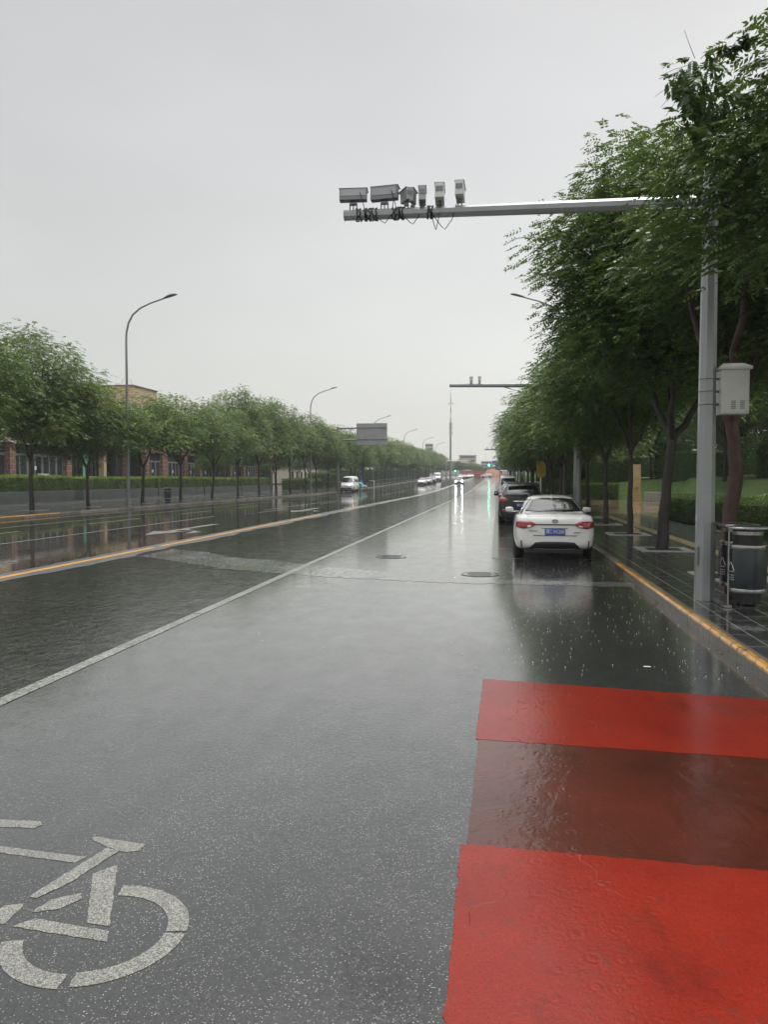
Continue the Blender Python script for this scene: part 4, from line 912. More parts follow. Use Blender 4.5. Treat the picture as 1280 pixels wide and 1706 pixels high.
fr = MB(); fr.tube([(-.25, -.06, 0), (-.25, -.06, 1.06)], .012, 8); fr.tube([(-.25, .6, 0), (-.25, .6, 1.06)], .012, 8); fr.box((-.27, .3, 1.07), (.035, .66, .03)); fr.box((-.27, .3, .02), (.10, .85, .025)); fr.box((-.25, 0, .83), (.06, .03, .03)); fr.box((-.26, .6, .83), (.06, .03, .03))
fr.obj('frame', M['steel'], bt)
b2 = copy_tree(bt); b2.location = (-25.3, 56.6, KH); b2.rotation_euler = (0, 0, rad(200)); tag(b2, 'dark double litter bin on the left pavement between the tree trunks and the planters', 'litter bin')

# ------------------------------------------------------------------ vehicles
def car_body(st, mat, name='body', crease=False):
    """st: rows (y, w, zb, zs, zr, wb, wt): underside, shoulder, roof heights, half widths at waist / cabin base / cabin top"""
    rows = []
    for (y, w_, zb, zs, zr, wb, wt) in st:
        hgt = zs - zb
        rows.append([(0, y, zb), (w_ * .8, y, zb), (w_ * .955, y, zb + .05), (w_, y, zb + hgt * .42), (w_ * .992, y, zb + hgt * .72), (w_ * .955, y, zs - .035), (w_ * .90 if wb > w_ * .9 else w_ * .9, y, zs),
                     (min(wb, w_ * .9), y, zs + .02), ((wb + wt) / 2 + .015, y, (zs + zr) / 2 + .02), (wt + .01, y, max(zr - .05, zs + .022)), (wt * .82, y, max(zr - .008, zs + .026)), (0, y, max(zr + .01, zs + .03))])
    n = len(rows[0]); vs = []; idx = []
    for r_ in rows:
        R_ = []; 
        for i, p in enumerate(r_): R_.append(len(vs)); vs.append(p)
        L_ = [R_[0]] 
        for i in range(1, n - 1): L_.append(len(vs)); vs.append((-r_[i][0], r_[i][1], r_[i][2]))
        L_.append(R_[-1]); idx.append((R_, L_))
    fs = []
    for k in range(len(rows) - 1):
        (Ra, La), (Rb, Lb) = idx[k], idx[k + 1]
        for i in range(n - 1):
            fs.append((Ra[i], Rb[i], Rb[i + 1], Ra[i + 1])); fs.append((La[i], La[i + 1], Lb[i + 1], Lb[i]))
    for (R_, L_), fl in ((idx[0], False), (idx[-1], True)):
        for i in range(n - 1):
            if i == 0: f = (R_[0], R_[1], L_[1])
            elif i == n - 2: f = (R_[i], R_[n - 1], L_[i])
            else: f = (R_[i], R_[i + 1], L_[i + 1], L_[i])
            fs.append(tuple(reversed(f)) if fl else f)
    me = bpy.data.meshes.new(name); me.from_pydata(vs, [], fs); me.materials.append(mat)
    bm = bmesh.new(); bm.from_mesh(me); bmesh.ops.recalc_face_normals(bm, faces=bm.faces); bm.to_mesh(me); bm.free()
    o = bpy.data.objects.new('tmp', me); COL.objects.link(o)
    s = o.modifiers.new('s', 'SUBSURF'); s.levels = 2; s.render_levels = 2
    return o
def bake(o, cutters=()):
    for i, c in enumerate(cutters):
        b = o.modifiers.new('b%d' % i, 'BOOLEAN'); b.operation = 'DIFFERENCE'; b.object = c; b.solver = 'EXACT'
    bpy.context.view_layer.update()
    me = bpy.data.meshes.new_from_object(o.evaluated_get(bpy.context.evaluated_depsgraph_get()))
    old = o.data; bpy.data.objects.remove(o); bpy.data.meshes.remove(old)
    for c in cutters:
        m_ = c.data; bpy.data.objects.remove(c); bpy.data.meshes.remove(m_)
    for p in me.polygons: p.use_smooth = True
    return me
def cut_cyl(x0, x1, y, z, r_):
    m = MB(); n = 28; vs = [(x0, y + r_ * math.cos(2 * math.pi * k / n), z + r_ * math.sin(2 * math.pi * k / n)) for k in range(n)] + [(x1, y + r_ * math.cos(2 * math.pi * k / n), z + r_ * math.sin(2 * math.pi * k / n)) for k in range(n)]
    m.add(vs, [tuple(range(n)), tuple(reversed(range(n, 2 * n)))] + [(k, k + n, (k + 1) % n + n, (k + 1) % n) for k in range(n)])
    me = m.mesh('cut', M['black']); bm = bmesh.new(); bm.from_mesh(me); bmesh.ops.recalc_face_normals(bm, faces=bm.faces); bm.to_mesh(me); bm.free()
    return link('cut', me)
def wheel(t, x, y, r_, w_, name='wheel'):
    o = MB(); n = 28; sx_ = 1 if x > 0 else -1; vs = []
    prof = [(r_ * .62, .5), (r_ * .93, .5), (r_, .40), (r_, -.40), (r_ * .93, -.5), (r_ * .62, -.5)]
    for pr, px in prof: vs += [(x + px * w_, y + pr * math.cos(2 * math.pi * k / n), r_ + pr * math.sin(2 * math.pi * k / n)) for k in range(n)]
    fs = [(i * n + k, i * n + (k + 1) % n, (i + 1) * n + (k + 1) % n, (i + 1) * n + k) for i in range(5) for k in range(n)]
    o.add(vs, fs, True); o.add(vs[:n], [tuple(range(n))]); o.add(vs[-n:], [tuple(reversed(range(n)))])
    tw = o.obj(name, M['rubber'], t)
    q = MB(); xo = x + sx_ * w_ * .5
    for k in range(10):
        a = k * math.pi / 5; q.add([(xo + sx_ * .004, y + .04 * math.cos(a - .6), r_ + .04 * math.sin(a - .6)), (xo + sx_ * .004, y + r_ * .6 * math.cos(a - .12), r_ + r_ * .6 * math.sin(a - .12)), (xo + sx_ * .004, y + r_ * .6 * math.cos(a + .12), r_ + r_ * .6 * math.sin(a + .12)), (xo + sx_ * .004, y + .04 * math.cos(a + .6), r_ + .04 * math.sin(a + .6))], [(0, 1, 2, 3), (3, 2, 1, 0)])
    ring = [(xo + sx_ * .006, y + rr_ * math.cos(2 * math.pi * k / n), r_ + rr_ * math.sin(2 * math.pi * k / n)) for rr_ in (r_ * .57, r_ * .64) for k in range(n)]
    q.add(ring, [(k, (k + 1) % n, n + (k + 1) % n, n + k) for k in range(n)]); q.obj('rim', M['silver_paint'], tw)
    return tw
class Caster:
    def __init__(s, me): s.t = BVHTree.FromPolygons([v.co for v in me.vertices], [tuple(p.vertices) for p in me.polygons])
    def patch(s, name, axis, sign, top, bot, mat, parent, off=.006, nu=12, nv=5, thick=.0):
        """sheet between two edge polylines (h,z), thrown onto the body along an axis. axis 'y': h=x; axis 'x': h=y"""
        def along(pl, t):
            L = [0]; 
            for i in range(len(pl) - 1): L.append(L[-1] + math.dist(pl[i], pl[i + 1]))
            d = t * L[-1]
            for i in range(len(pl) - 1):
                if d <= L[i + 1] + 1e-9:
                    k = (d - L[i]) / max(L[i + 1] - L[i], 1e-9); return tuple(pl[i][q] * (1 - k) + pl[i + 1][q] * k for q in (0, 1))
            return pl[-1]
        vs = []; last = None
        for j in range(nv + 1):
            for i in range(nu + 1):
                a = along(top, i / nu); b = along(bot, i / nu); k = j / nv; h = a[0] * (1 - k) + b[0] * k; z = a[1] * (1 - k) + b[1] * k
                if axis == 'y': o = Vector((h, -9 * sign, z)); d = Vector((0, sign, 0))
                else: o = Vector((-9 * sign, h, z)); d = Vector((sign, 0, 0))
                hit = s.t.ray_cast(o, d)
                if hit[0] is None: p = Vector(last) if last else (o + d * 7)
                else: p = hit[0] + hit[1] * (off if hit[1].dot(d) < 0 else -off)
                last = tuple(p); vs.append(last)
        fs = [(j * (nu + 1) + i, j * (nu + 1) + i + 1, (j + 1) * (nu + 1) + i + 1, (j + 1) * (nu + 1) + i) for j in range(nv) for i in range(nu)]
        m = MB(); m.add(vs, fs, True); o = m.obj(name, mat, parent); 
        q = o.modifiers.new('t', 'SOLIDIFY'); q.thickness = .004; q.offset = 0
        return o

SED = [(-2.315, .60, .38, .80, .84, .5, .4), (-2.30, .72, .32, .88, .91, .6, .5), (-2.24, .82, .27, .975, 1.0, .66, .55), (-2.10, .87, .24, 1.005, 1.04, .68, .58), (-1.80, .888, .20, 1.01, 1.06, .70, .60), (-1.70, .889, .20, 1.0, 1.08, .70, .58),
       (-1.15, .89, .18, .99, 1.33, .72, .50), (-.85, .89, .17, .98, 1.41, .735, .50), (-.2, .888, .17, .95, 1.44, .745, .52), (.35, .888, .17, .93, 1.40, .75, .53), (.80, .888, .17, .92, 1.22, .75, .56), (1.30, .885, .18, .90, .95, .74, .62), (1.8, .87, .19, .83, .86, .66, .5), (2.15, .80, .22, .72, .75, .55, .4), (2.28, .68, .28, .62, .66, .45, .35), (2.315, .5, .36, .55, .58, .3, .2)]
SUV = [(-2.32, .66, .45, .90, .94, .5, .4), (-2.31, .80, .36, 1.02, 1.10, .66, .58), (-2.26, .90, .32, 1.08, 1.25, .74, .62), (-2.12, .935, .28, 1.10, 1.42, .78, .62), (-1.90, .94, .26, 1.10, 1.60, .80, .62), (-1.6, .945, .25, 1.09, 1.66, .80, .63), (-.4, .945, .25, 1.06, 1.70, .81, .64), (.35, .945, .25, 1.04, 1.67, .81, .63), (.95, .94, .25, 1.03, 1.40, .80, .62), (1.35, .935, .26, 1.02, 1.10, .79, .66), (1.9, .91, .28, .95, .99, .7, .5), (2.2, .83, .32, .84, .88, .6, .4), (2.32, .65, .4, .7, .74, .4, .3)]
VAN = [(-2.6, .70, .45, .95, 1.7, .66, .58), (-2.58, .84, .38, 1.1, 1.95, .78, .66), (-2.45, .92, .32, 1.15, 2.16, .86, .72), (-1.5, .94, .28, 1.15, 2.24, .88, .74), (.5, .94, .28, 1.15, 2.24, .88, .74), (1.1, .94, .28, 1.15, 2.18, .88, .74), (1.55, .94, .28, 1.14, 1.88, .87, .72), (1.95, .935, .28, 1.12, 1.45, .86, .74), (2.2, .92, .3, 1.08, 1.14, .82, .68), (2.45, .88, .33, .98, 1.02, .7, .5), (2.56, .76, .38, .85, .90, .5, .4), (2.60, .6, .45, .75, .78, .4, .3)]
def side_glass(c, t, st, segs, z0, z1, mat='glass_dark'):
    for sg in (-1, 1):
        for (ya0, ya1, yb0, yb1) in segs: c.patch('side_window', 'x', sg, [(ya0, z1), (ya1, z1)], [(yb0, z0), (yb1, z0)], M[mat], t, .006, 8, 3)
def mirror(t, y, x, z, mat):
    for s in (-1, 1):
        m = MB(); m.box((s * (x + .02), y, z - .02), (.12, .05, .03)); 
        m.lathe([(.03, -.07), (.075, -.06), (.085, 0), (.075, .06), (.03, .075)], (0, 0, 0), 14)
        nv_ = 14 * 5
        for i in range(8, len(m.v)): vx, vy, vz = m.v[i]; m.v[i] = (s * (x + .12) + vx * 1.25, y + vy * .6, z + .03 + vz * .85)
        m.obj('wing_mirror', mat, t)
def finish_car(t, st, paint, wy, r_, tw, halfw, mirr):
    body = car_body(st, paint); cut = [cut_cyl(s * (halfw - .30), s * (halfw + .3), y, r_ + .01, r_ + .055) for s in (-1, 1) for y in wy]
    me = bake(body, cut); me.name = 'body'; link('body', me, t)
    for s in (-1, 1):
        for y in wy: wheel(t, s * (halfw - tw / 2 - .015), y, r_, tw)
    # dark wheel housings
    for y in wy:
        wb = MB(); wb.box((0, y, r_ + .08), (2 * (halfw - .26), 2 * r_ + .1, 2 * r_ - .1)); wb.obj('wheel_housing', M['black'], t)
    mirror(t, mirr[0], mirr[1], mirr[2], paint)
    return Caster(me)
def plate_at(t, x, y, z, w_, h_, text=None, front=False, mat='plate'):
    m = MB(); m.box((x, y, z), (w_, .012, h_)); p = m.obj('number_plate', M[mat], t, .002)
    if text:
        s = 1 if not front else -1
        tm_ = text_mesh(text, h_ * .82, M['white_mark'], .0015); wd = max(v.co.x for v in tm_.vertices) - min(v.co.x for v in tm_.vertices)
        o = link('lettering', tm_, p); o.location = (x, y - .0085, z); o.rotation_euler = (rad(90), 0, 0); k = w_ * .90 / wd; o.scale = (k, 1.0, 1)
def make_sedan(paint, label, detail=True, plate=True):
    t = thing('parked_car', label, 'car', (0, 0, 0)); c = finish_car(t, SED, paint, (-1.37, 1.33), .325, .21, .885, (.72, .86, 1.0))
    c.patch('rear_window', 'y', 1, [(-.47, 1.335), (-.25, 1.36), (.25, 1.36), (.47, 1.335)], [(-.64, 1.075), (-.3, 1.068), (.3, 1.068), (.64, 1.075)], M['glass_dark'], t, .008, 18, 8)
    c.patch('windscreen', 'y', -1, [(-.52, 1.32), (0, 1.345), (.52, 1.32)], [(-.66, 1.0), (0, .99), (.66, 1.0)], M['glass_dark'], t, .008, 18, 8)
    side_glass(c, t, SED, [(-.95, -.25, -1.45, -.22), (-.15, .42, -.12, 1.0)], 1.02, 1.33)
    for s in (-1, 1):
        c.patch('tail_light', 'y', 1, [(s * .40, .815), (s * .52, .875), (s * .77, .885), (s * .83, .86)], [(s * .42, .795), (s * .52, .745), (s * .68, .715), (s * .84, .75)], M['tail'], t, .012, 10, 4)
        c.patch('reverse_light', 'y', 1, [(s * .50, .785), (s * .60, .785)], [(s * .53, .74), (s * .60, .728)], M['lens'], t, .020, 4, 2)
        c.patch('reflector', 'y', 1, [(s * .715, .455), (s * .745, .455)], [(s * .705, .30), (s * .725, .30)], M['tail'], t, .010, 2, 4)
        c.patch('headlight', 'y', -1, [(s * .45, .70), (s * .78, .74)], [(s * .5, .62), (s * .76, .62)], M['lens'], t, .010, 6, 3)
    c.patch('bumper_lower', 'y', 1, [(-.42, .42), (-.2, .435), (.2, .435), (.42, .42)], [(-.60, .255), (-.2, .25), (.2, .25), (.60, .255)], M['black'], t, .010, 16, 4)
    dm = MB(); dm.box((0, -2.19, .24), (1.22, .10, .15)); dm.obj('diffuser', M['black'], t, .02)
    sk = MB(); sk.tube([(-.45, -2.25, .275), (-.2, -2.26, .262), (.2, -2.26, .262), (.45, -2.25, .275)], .012, 6); sk.obj('diffuser_trim', M['galv_dark'], t)
    c.patch('light_bar', 'y', 1, [(-.42, .822), (.42, .822)], [(-.42, .798), (.42, .798)], M['black'], t, .012, 14, 1)
    c.patch('boot_seam', 'y', 1, [(-.47, .575), (.47, .575)], [(-.47, .562), (.47, .562)], M['black'], t, .006, 14, 1)
    c.patch('plate_recess_edge', 'y', 1, [(-.29, .735), (.29, .735)], [(-.27, .724), (.27, .724)], M['galv_dark'], t, .006, 10, 1)
    c.patch('grille', 'y', -1, [(-.4, .45), (.4, .45)], [(-.6, .28), (.6, .28)], M['black'], t, .010, 10, 3)
    y0 = min(h.y for h in [c.t.ray_cast(Vector((x, -9, z)), Vector((0, 1, 0)))[0] for x in (-.2, 0, .2) for z in (.6, .65, .7)])
    plate_at(t, .0, y0 - .008, .655, .44, .145, '冀C·RK260' if plate else None)
    if detail:
        e = MB(); hy = c.t.ray_cast(Vector((0, -9, .885)), Vector((0, 1, 0)))[0].y
        for k in range(1): e.tube([(.062 * math.cos(a), hy - .008, .885 + .036 * math.sin(a)) for a in [q * math.pi / 8 for q in range(17)]], .007, 5, False)
        e.tube([(.028 * math.cos(a), hy - .010, .885 + .034 * math.sin(a)) for a in [q * math.pi / 8 for q in range(17)]], .005, 5, False)
        e.tube([(.045 * math.cos(a), hy - .010, .905 + .012 * math.sin(a)) for a in [q * math.pi / 8 for q in range(17)]], .005, 5, False); e.obj('badge', M['galv_dark'], t)
        for (xx, zz, s, w_) in ((-.47, .67, '一汽丰田', .19), (.47, .635, 'LEVIN', .15)):
            hy2 = c.t.ray_cast(Vector((xx, -9, zz)), Vector((0, 1, 0)))[0].y
            tm_ = text_mesh('COROLLA' if xx < 0 else 'HYBRID', .045, M['galv_dark'], .002); o = link('lettering', tm_, t); o.location = (xx, hy2 - .006, zz); o.rotation_euler = (rad(90), 0, 0)
        for s in (-1, 1):
            rr = MB(); rr.tube([(s * .50, -.9, 1.405), (s * .515, -.3, 1.428), (s * .52, .3, 1.395)], .008, 5); rr.obj('roof_seam', M['black'], t)
        an = MB(); an.add([(0, -.98, 1.40), (-.02, -.82, 1.42), (.02, -.82, 1.42), (0, -.92, 1.46)], [(0, 1, 3), (0, 3, 2), (1, 2, 3), (0, 2, 1)]); an.obj('roof_aerial', paint, t)
    return t
sedan = make_sedan(M['white_paint'], 'white sedan parked by the right kerb, seen from behind with a blue plate')
sedan.location = (1.275, 17.25 + 2.315, 0); sedan.rotation_euler = (0, 0, rad(-.6))
def make_suv(paint, label, detail=True):
    t = thing('parked_car', label, 'car', (0, 0, 0)); c = finish_car(t, SUV, paint, (-1.40, 1.32), .36, .23, .94, (.85, .92, 1.12))
    c.patch('rear_window', 'y', 1, [(-.55, 1.56), (0, 1.58), (.55, 1.56)], [(-.74, 1.16), (0, 1.14), (.74, 1.16)], M['glass_dark'], t, .008, 18, 8)
    c.patch('windscreen', 'y', -1, [(-.58, 1.58), (0, 1.6), (.58, 1.58)], [(-.72, 1.13), (0, 1.12), (.72, 1.13)], M['glass_dark'], t, .008, 16, 8)
    side_glass(c, t, SUV, [(-1.9, -1.15, -2.0, -1.1), (-1.05, -.2, -1.05, -.15), (-.1, .45, -.08, .95)], 1.14, 1.56)
    for s in (-1, 1):
        c.patch('tail_light', 'y', 1, [(s * .50, .99), (s * .70, 1.07), (s * .87, 1.09)], [(s * .52, .97), (s * .72, .90), (s * .90, .88)], M['tail'], t, .012, 8, 4)
        c.patch('reflector', 'y', 1, [(s * .60, .59), (s * .80, .60)], [(s * .62, .53), (s * .80, .54)], M['tail'], t, .016, 4, 2)
        c.patch('headlight', 'y', -1, [(s * .5, .86), (s * .8, .88)], [(s * .52, .78), (s * .8, .76)], M['lens'], t, .01, 6, 3)
    c.patch('bumper_trim', 'y', 1, [(-.62, .56), (.62, .56)], [(-.60, .50), (.60, .50)], M['silver_paint'], t, .012, 12, 1)
    c.patch('chrome_strip', 'y', 1, [(-.36, .945), (.36, .945)], [(-.36, .915), (.36, .915)], M['chrome'], t, .014, 8, 1)
    sp = MB(); sp.box((0, -2.03, 1.645), (1.22, .28, .05)); sp.obj('spoiler', paint, t, .02)
    wi = MB(); wi.tube([(-.05, -2.29, 1.16), (.15, -2.25, 1.22), (.42, -2.235, 1.235)], .012, 5); wi.obj('wiper', M['black'], t)
    ex = MB(); ex.box((0, -2.2, .33), (1.5, .14, .18)); ex.obj('bumper_lower', M['black'], t, .03)
    for s in (-1, 1):
        q = MB(); q.tube([(s * .66, -1.75, 1.64), (s * .665, -1.5, 1.70), (s * .67, .1, 1.71), (s * .67, .4, 1.66)], .018, 6); q.obj('roof_rail', M['chrome'], t)
    plate_at(t, .0, c.t.ray_cast(Vector((0, -9, .78)), Vector((0, 1, 0)))[0].y - .012, .78, .44, .14, '冀C·BT711' if detail else None)
    return t
suv = make_suv(M['black_paint'], 'black SUV parked directly beyond the white sedan'); suv.location = (.97, 31.2 + 2.32, 0)
def make_van(paint, label):
    t = thing('parked_van', label, 'van', (0, 0, 0)); c = finish_car(t, VAN, paint, (-1.45, 1.65), .34, .2, .94, (1.75, .93, 1.35))
    c.patch('windscreen', 'y', -1, [(-.66, 1.98), (0, 2.0), (.66, 1.98)], [(-.76, 1.33), (0, 1.30), (.76, 1.33)], M['glass_dark'], t, .01, 16, 8)
    c.patch('rear_window', 'y', 1, [(-.62, 1.95), (.62, 1.95)], [(-.7, 1.3), (.7, 1.3)], M['glass_dark'], t, .01, 12, 6)
    side_glass(c, t, VAN, [(-2.35, -1.35, -2.35, -1.35), (-1.2, -.1, -1.2, -.1), (0, .85, 0, .85), (.95, 1.3, .95, 1.75)], 1.32, 1.88)
    for s in (-1, 1):
        c.patch('headlight', 'y', -1, [(s * .52, .94), (s * .84, .98)], [(s * .56, .80), (s * .84, .80)], M['lens'], t, .012, 6, 3)
    c.patch('grille', 'y', -1, [(-.46, .90), (.46, .90)], [(-.46, .80), (.46, .80)], M['chrome'], t, .012, 8, 2)
    c.patch('bumper_lower', 'y', -1, [(-.74, .62), (.74, .62)], [(-.74, .42), (.74, .42)], M['black'], t, .012, 14, 3)
    plate_at(t, 0, 2.63, .50, .44, .14, None, True)
    return t
van = make_van(M['white_paint'], 'white van facing the camera at the left kerb beside the sign pole'); van.location = (-20.75, 104.5 + 2.6, gz(105)); van.rotation_euler = (0, 0, math.pi)
# cars farther off
far_g = 'cars parked along the left kerb'
s2_ = make_sedan(M['white_paint'], 'white car facing the camera, first of the distant row parked on the left', False, False); s2_.location = (-15.6, 160, gz(160)); s2_.rotation_euler = (0, 0, math.pi); s2_['group'] = far_g
def cp(src, x, y, rz, label, grp=None, cat='car'):
    o = copy_tree(src); o.location = (x, y, gz(y)); o.rotation_euler = (0, 0, rz); tag(o, label, cat)
    if grp: o['group'] = grp
    elif 'group' in o: del o['group']
    return o
sil = make_sedan(M['silver_paint'], 'silver car behind the white one in the distant left row', False, False); sil.location = (-15.4, 171, gz(171)); sil.rotation_euler = (0, 0, math.pi); sil['group'] = far_g
dk = make_suv(M['grey_paint'], 'dark grey car between the silver car and the far white van', False); dk.location = (-15.6, 184, gz(184)); dk.rotation_euler = (0, 0, math.pi); dk['group'] = far_g
cp(van, -16.6, 214, math.pi, 'distant white van at the end of the parked row on the left', far_g, 'van')
for i, (x, y, s) in enumerate([(-12.5, 262, s2_), (-11.6, 270, sil), (-10.4, 279, s2_), (-9.6, 288, sil)]): cp(s, x, y, math.pi, ORD[i] + ' tiny oncoming car waiting in line at the far junction', 'cars queueing at the far junction')
cp(dk, .95, 40.5, 0, 'dark car parked beyond the black SUV, mostly hidden by it', 'cars parked along the right kerb')
cp(sil, .95, 58.5, 0, 'silver car farther up the right kerb', 'cars parked along the right kerb')
cp(van, 1.0, 78, 0, 'pale van farthest up the right kerb', 'cars parked along the right kerb', 'van')
cr = cp(s2_, -4.3, 300, rad(80), 'tiny white car turning across the far junction')
hc = make_sedan(M['grey_paint'], 'oncoming car with both headlights lit, reflected in long streaks on the wet road', False, False); hc.name = 'oncoming_car'
hc.location = (-8.0, 163, gz(163)); hc.rotation_euler = (0, 0, math.pi)
for s in (-1, 1):
    m = MB(); m.lathe([(.001, 0), (.13, 0), (.13, .02), (.001, .03)], (0, 0, 0), 14); o = m.obj('headlight', M['headlight'], hc); o.location = (s * .66, 2.30, .68); o.rotation_euler = (rad(-90), 0, 0)
# covered scooter beyond the van
sc = thing('parked_scooter', 'scooter under a teal rain cover parked just behind the white van', 'scooter', (-20.6, 116.5, gz(116.5)), rad(70))
for y in (-.62, .62):
    m = MB(); m.tube([(0, y + .24 * math.cos(a), .26 + .24 * math.sin(a)) for a in [k * math.pi / 8 for k in range(17)]], .045, 6, False); m.obj('wheel', M['rubber'], sc)
m = MB(); m.tube([(0, -.75, .55), (0, -.3, .62), (0, .1, .45), (0, .4, .55), (0, .6, 1.0)], [.14, .17, .12, .13, .06], 10); m.tube([(-.33, .55, 1.05), (0, .6, 1.0), (.33, .55, 1.05)], .025, 6); m.obj('frame', M['white_paint'], sc)
m = MB(); m.add([(-.42, .85, .75), (.42, .85, .75), (-.40, .55, 1.25), (.40, .55, 1.25), (-.36, 0, .95), (.36, 0, .95), (-.42, -.1, .35), (.42, -.1, .35), (-.5, .75, .35), (.5, .75, .35)], [(0, 1, 3, 2), (2, 3, 5, 4), (4, 5, 7, 6), (0, 2, 4, 6, 8), (1, 9, 7, 5, 3), (0, 8, 9, 1)]); m.obj('rain_cover', M['teal'], sc)

# ------------------------------------------------------------------ signs and signals
sg = thing('road_sign_gantry', 'large bare-backed road sign on a steel pole rising over the left trees', 'road sign', (-23.2, 110.6, gz(110) + KH))
m = MB(); m.tube([(0, 0, 0), (0, 0, 9.2)], [.26, .2], 12); m.obj('pole', M['lamp_grey'], sg)
m = MB()
for z in (7.3, 9.0): m.tube([(0, 0, z), (7.2, 0, z + .05)], [.13, .10], 10)
m.obj('arm', M['galv_dark'], sg)
m = MB(); m.box((5.05, -.16, 8.15), (4.5, .05, 3.1)); 
for i in range(6): m.box((2.95 + i * .84, -.20, 8.15), (.05, .03, 3.08))
m.obj('sign_plate', M['sign_back'], sg, .01)
m = MB()
for z in (7.35, 9.05): m.box((5.05, -.24, z), (4.5, .06, .13))
m.obj('rail', M['galv_dark'], sg)
ys_ = thing('bus_stop_sign', 'yellow rounded sign on a white post under the right trees', 'sign', (3.1, 57, KH))
m = MB(); m.tube([(0, 0, 0), (0, 0, 3.0)], .045, 8); m.obj('post', M['white_paint'], ys_)
pts = [(-.33, 2.05), (-.2, 1.85), (.2, 1.85), (.33, 2.05), (.33, 2.75), (.16, 3.0), (-.33, 3.0)]
m = MB(); vs = [(x, -.07, z) for x, z in pts] + [(x, -.05, z) for x, z in pts]; k = len(pts); m.add(vs, [tuple(range(k)), tuple(reversed(range(k, 2 * k)))] + [((i + 1) % k, i, i + k, (i + 1) % k + k) for i in range(k)]); m.obj('sign_plate', M['yellow_sign'], ys_)
yl_ = thing('yield_sign', 'red and white inverted triangle sign among the left tree trunks', 'sign', (-23.2, 77.0, KH))
m = MB(); m.tube([(0, 0, 0), (0, 0, 4.4)], .05, 8); m.obj('post', M['lamp_grey'], yl_)
def tri(s, y0, y1, z=4.0):
    p = [(-s * .87, z + s * .5), (0, z - s), (s * .87, z + s * .5)]; m = MB(); vs = [(a, y0, b) for a, b in p] + [(a, y1, b) for a, b in p]
    m.add(vs, [(0, 1, 2), (5, 4, 3), (0, 3, 4, 1), (1, 4, 5, 2), (2, 5, 3, 0)]); return m
tri(.56, -.08, -.05).obj('sign_plate', M['red_paint'], yl_); tri(.30, -.085, -.08, 4.02).obj('sign_face', M['white_mark'], yl_)
def board(name, label, x, y, w_, h_, z, mat, cat='sign', post=True, grp=None, tz=0):
    t = thing(name, label, cat, (x, y, gz(y) + KH), 0, grp)
    if post: m = MB(); m.tube([(0, .04, 0), (0, .04, z + h_ / 2)], .05, 8); m.obj('post', M['galv'], t)
    m = MB(); m.box((0, -.02, z), (w_, .06, h_)); m.obj('sign_plate', M[mat], t, .01)
    return t
for i, (z, h_) in enumerate(((2.75, 1.0), (.95, 1.0))):
    t_ = board('information_sign', ('upper narrow blue board on the left pavement beyond the van', 'lower blue board with pale marks on the left pavement beyond the van')[i], -22.9, 128.0 + i, .72 if i == 0 else .8, h_, z, 'sign_blue', grp='blue boards beyond the van')
    m = MB()
    for k in range(3): m.box((-.1 + .05 * (k % 2), -.06, z - .25 + k * .22), (.36, .01, .06))
    m.obj('print', M['white_mark'], t_)
bp = thing('bollard_post', 'white hoop post standing at the left kerb line beyond the blue boards', 'barrier', (-21.3, 132, gz(132)))
m = MB(); m.tube([(0, 0, 0), (0, 0, 1.15), (-.1, 0, 1.22), (-.9, 0, 1.22)], .05, 8); m.obj('hoop', M['white_paint'], bp)
rlg = thing('railing', 'thin grey railing under the distant trees of the left pavement', 'railing', (-22.6, 136, gz(136)))
m = MB(); 
for i in range(14):
    y = i * 5.0; m = MB(); m.tube([(0, y, gz(136 + y) - gz(136)), (0, y, gz(136 + y) - gz(136) + 1.25)], .05, 6); m.obj('post', M['lamp_grey'], rlg)
m = MB()
for z in (.4, 1.15): m.tube([(0, 0, z), (0, 65, z + gz(201) - gz(136))], .035, 6)
m.obj('rail', M['lamp_grey'], rlg)
def blueplate(x, y, w_, h_, z, lab):
    t = thing('road_sign', lab, 'road sign', (x, y, gz(y)), 0, 'blue road signs over the far junction')
    m = MB(); m.box((0, 0, z), (w_, .08, h_)); o = m.obj('sign_plate', M['sign_blue'], t)
    m = MB()
    for k in range(3): m.box((-w_ * .2 + k * w_ * .2, -.05, z + (k - 1) * h_ * .22), (w_ * .3, .02, h_ * .08))
    m.obj('print', M['white_mark'], t); m = MB(); m.tube([(w_ / 2, .1, 0), (w_ / 2, .1, z + h_ / 2)], .12, 8); m.obj('post', M['galv'], t)
blueplate(1.2, 262, 4.2, 2.6, 4.2, 'larger blue road sign under the dark foliage at the far junction'); blueplate(-.6, 250, 2.4, 1.4, 5.2, 'smaller blue road sign left of the larger one at the far junction')
def signal(x, y, z, lab, mat, arm=None):
    t = thing('traffic_light', lab, 'traffic light', (x, y, gz(y)), 0, 'traffic lights at the far junction')
    m = MB(); px_ = arm or 0.25; m.tube([(px_, .2, 0), (px_, .2, z + .4)], .12, 8); 
    if arm: m.tube([(px_, .2, z + .3), (-.5, .2, z + .3)], .09, 8)
    m.obj('pole', M['lamp_grey'], t); m = MB(); m.box((0, 0, z), (.42, .22, 1.25)); h_ = m.obj('housing', M['black'], t, .02)
    m = MB(); m.lathe([(.001, 0), (.2, 0), (.2, .03), (.001, .04)], (0, 0, 0), 14); o = m.obj('green_lamp', M[mat], h_); o.location = (0, -.125, z - .36); o.rotation_euler = (rad(90), 0, 0)
signal(-3.3, 290, 5.0, 'brightly lit green traffic light hanging over the road at the far junction', 'green_light', 9.0)
signal(-15.9, 290, 2.9, 'small green traffic light on the far left of the junction', 'green_light_dim')
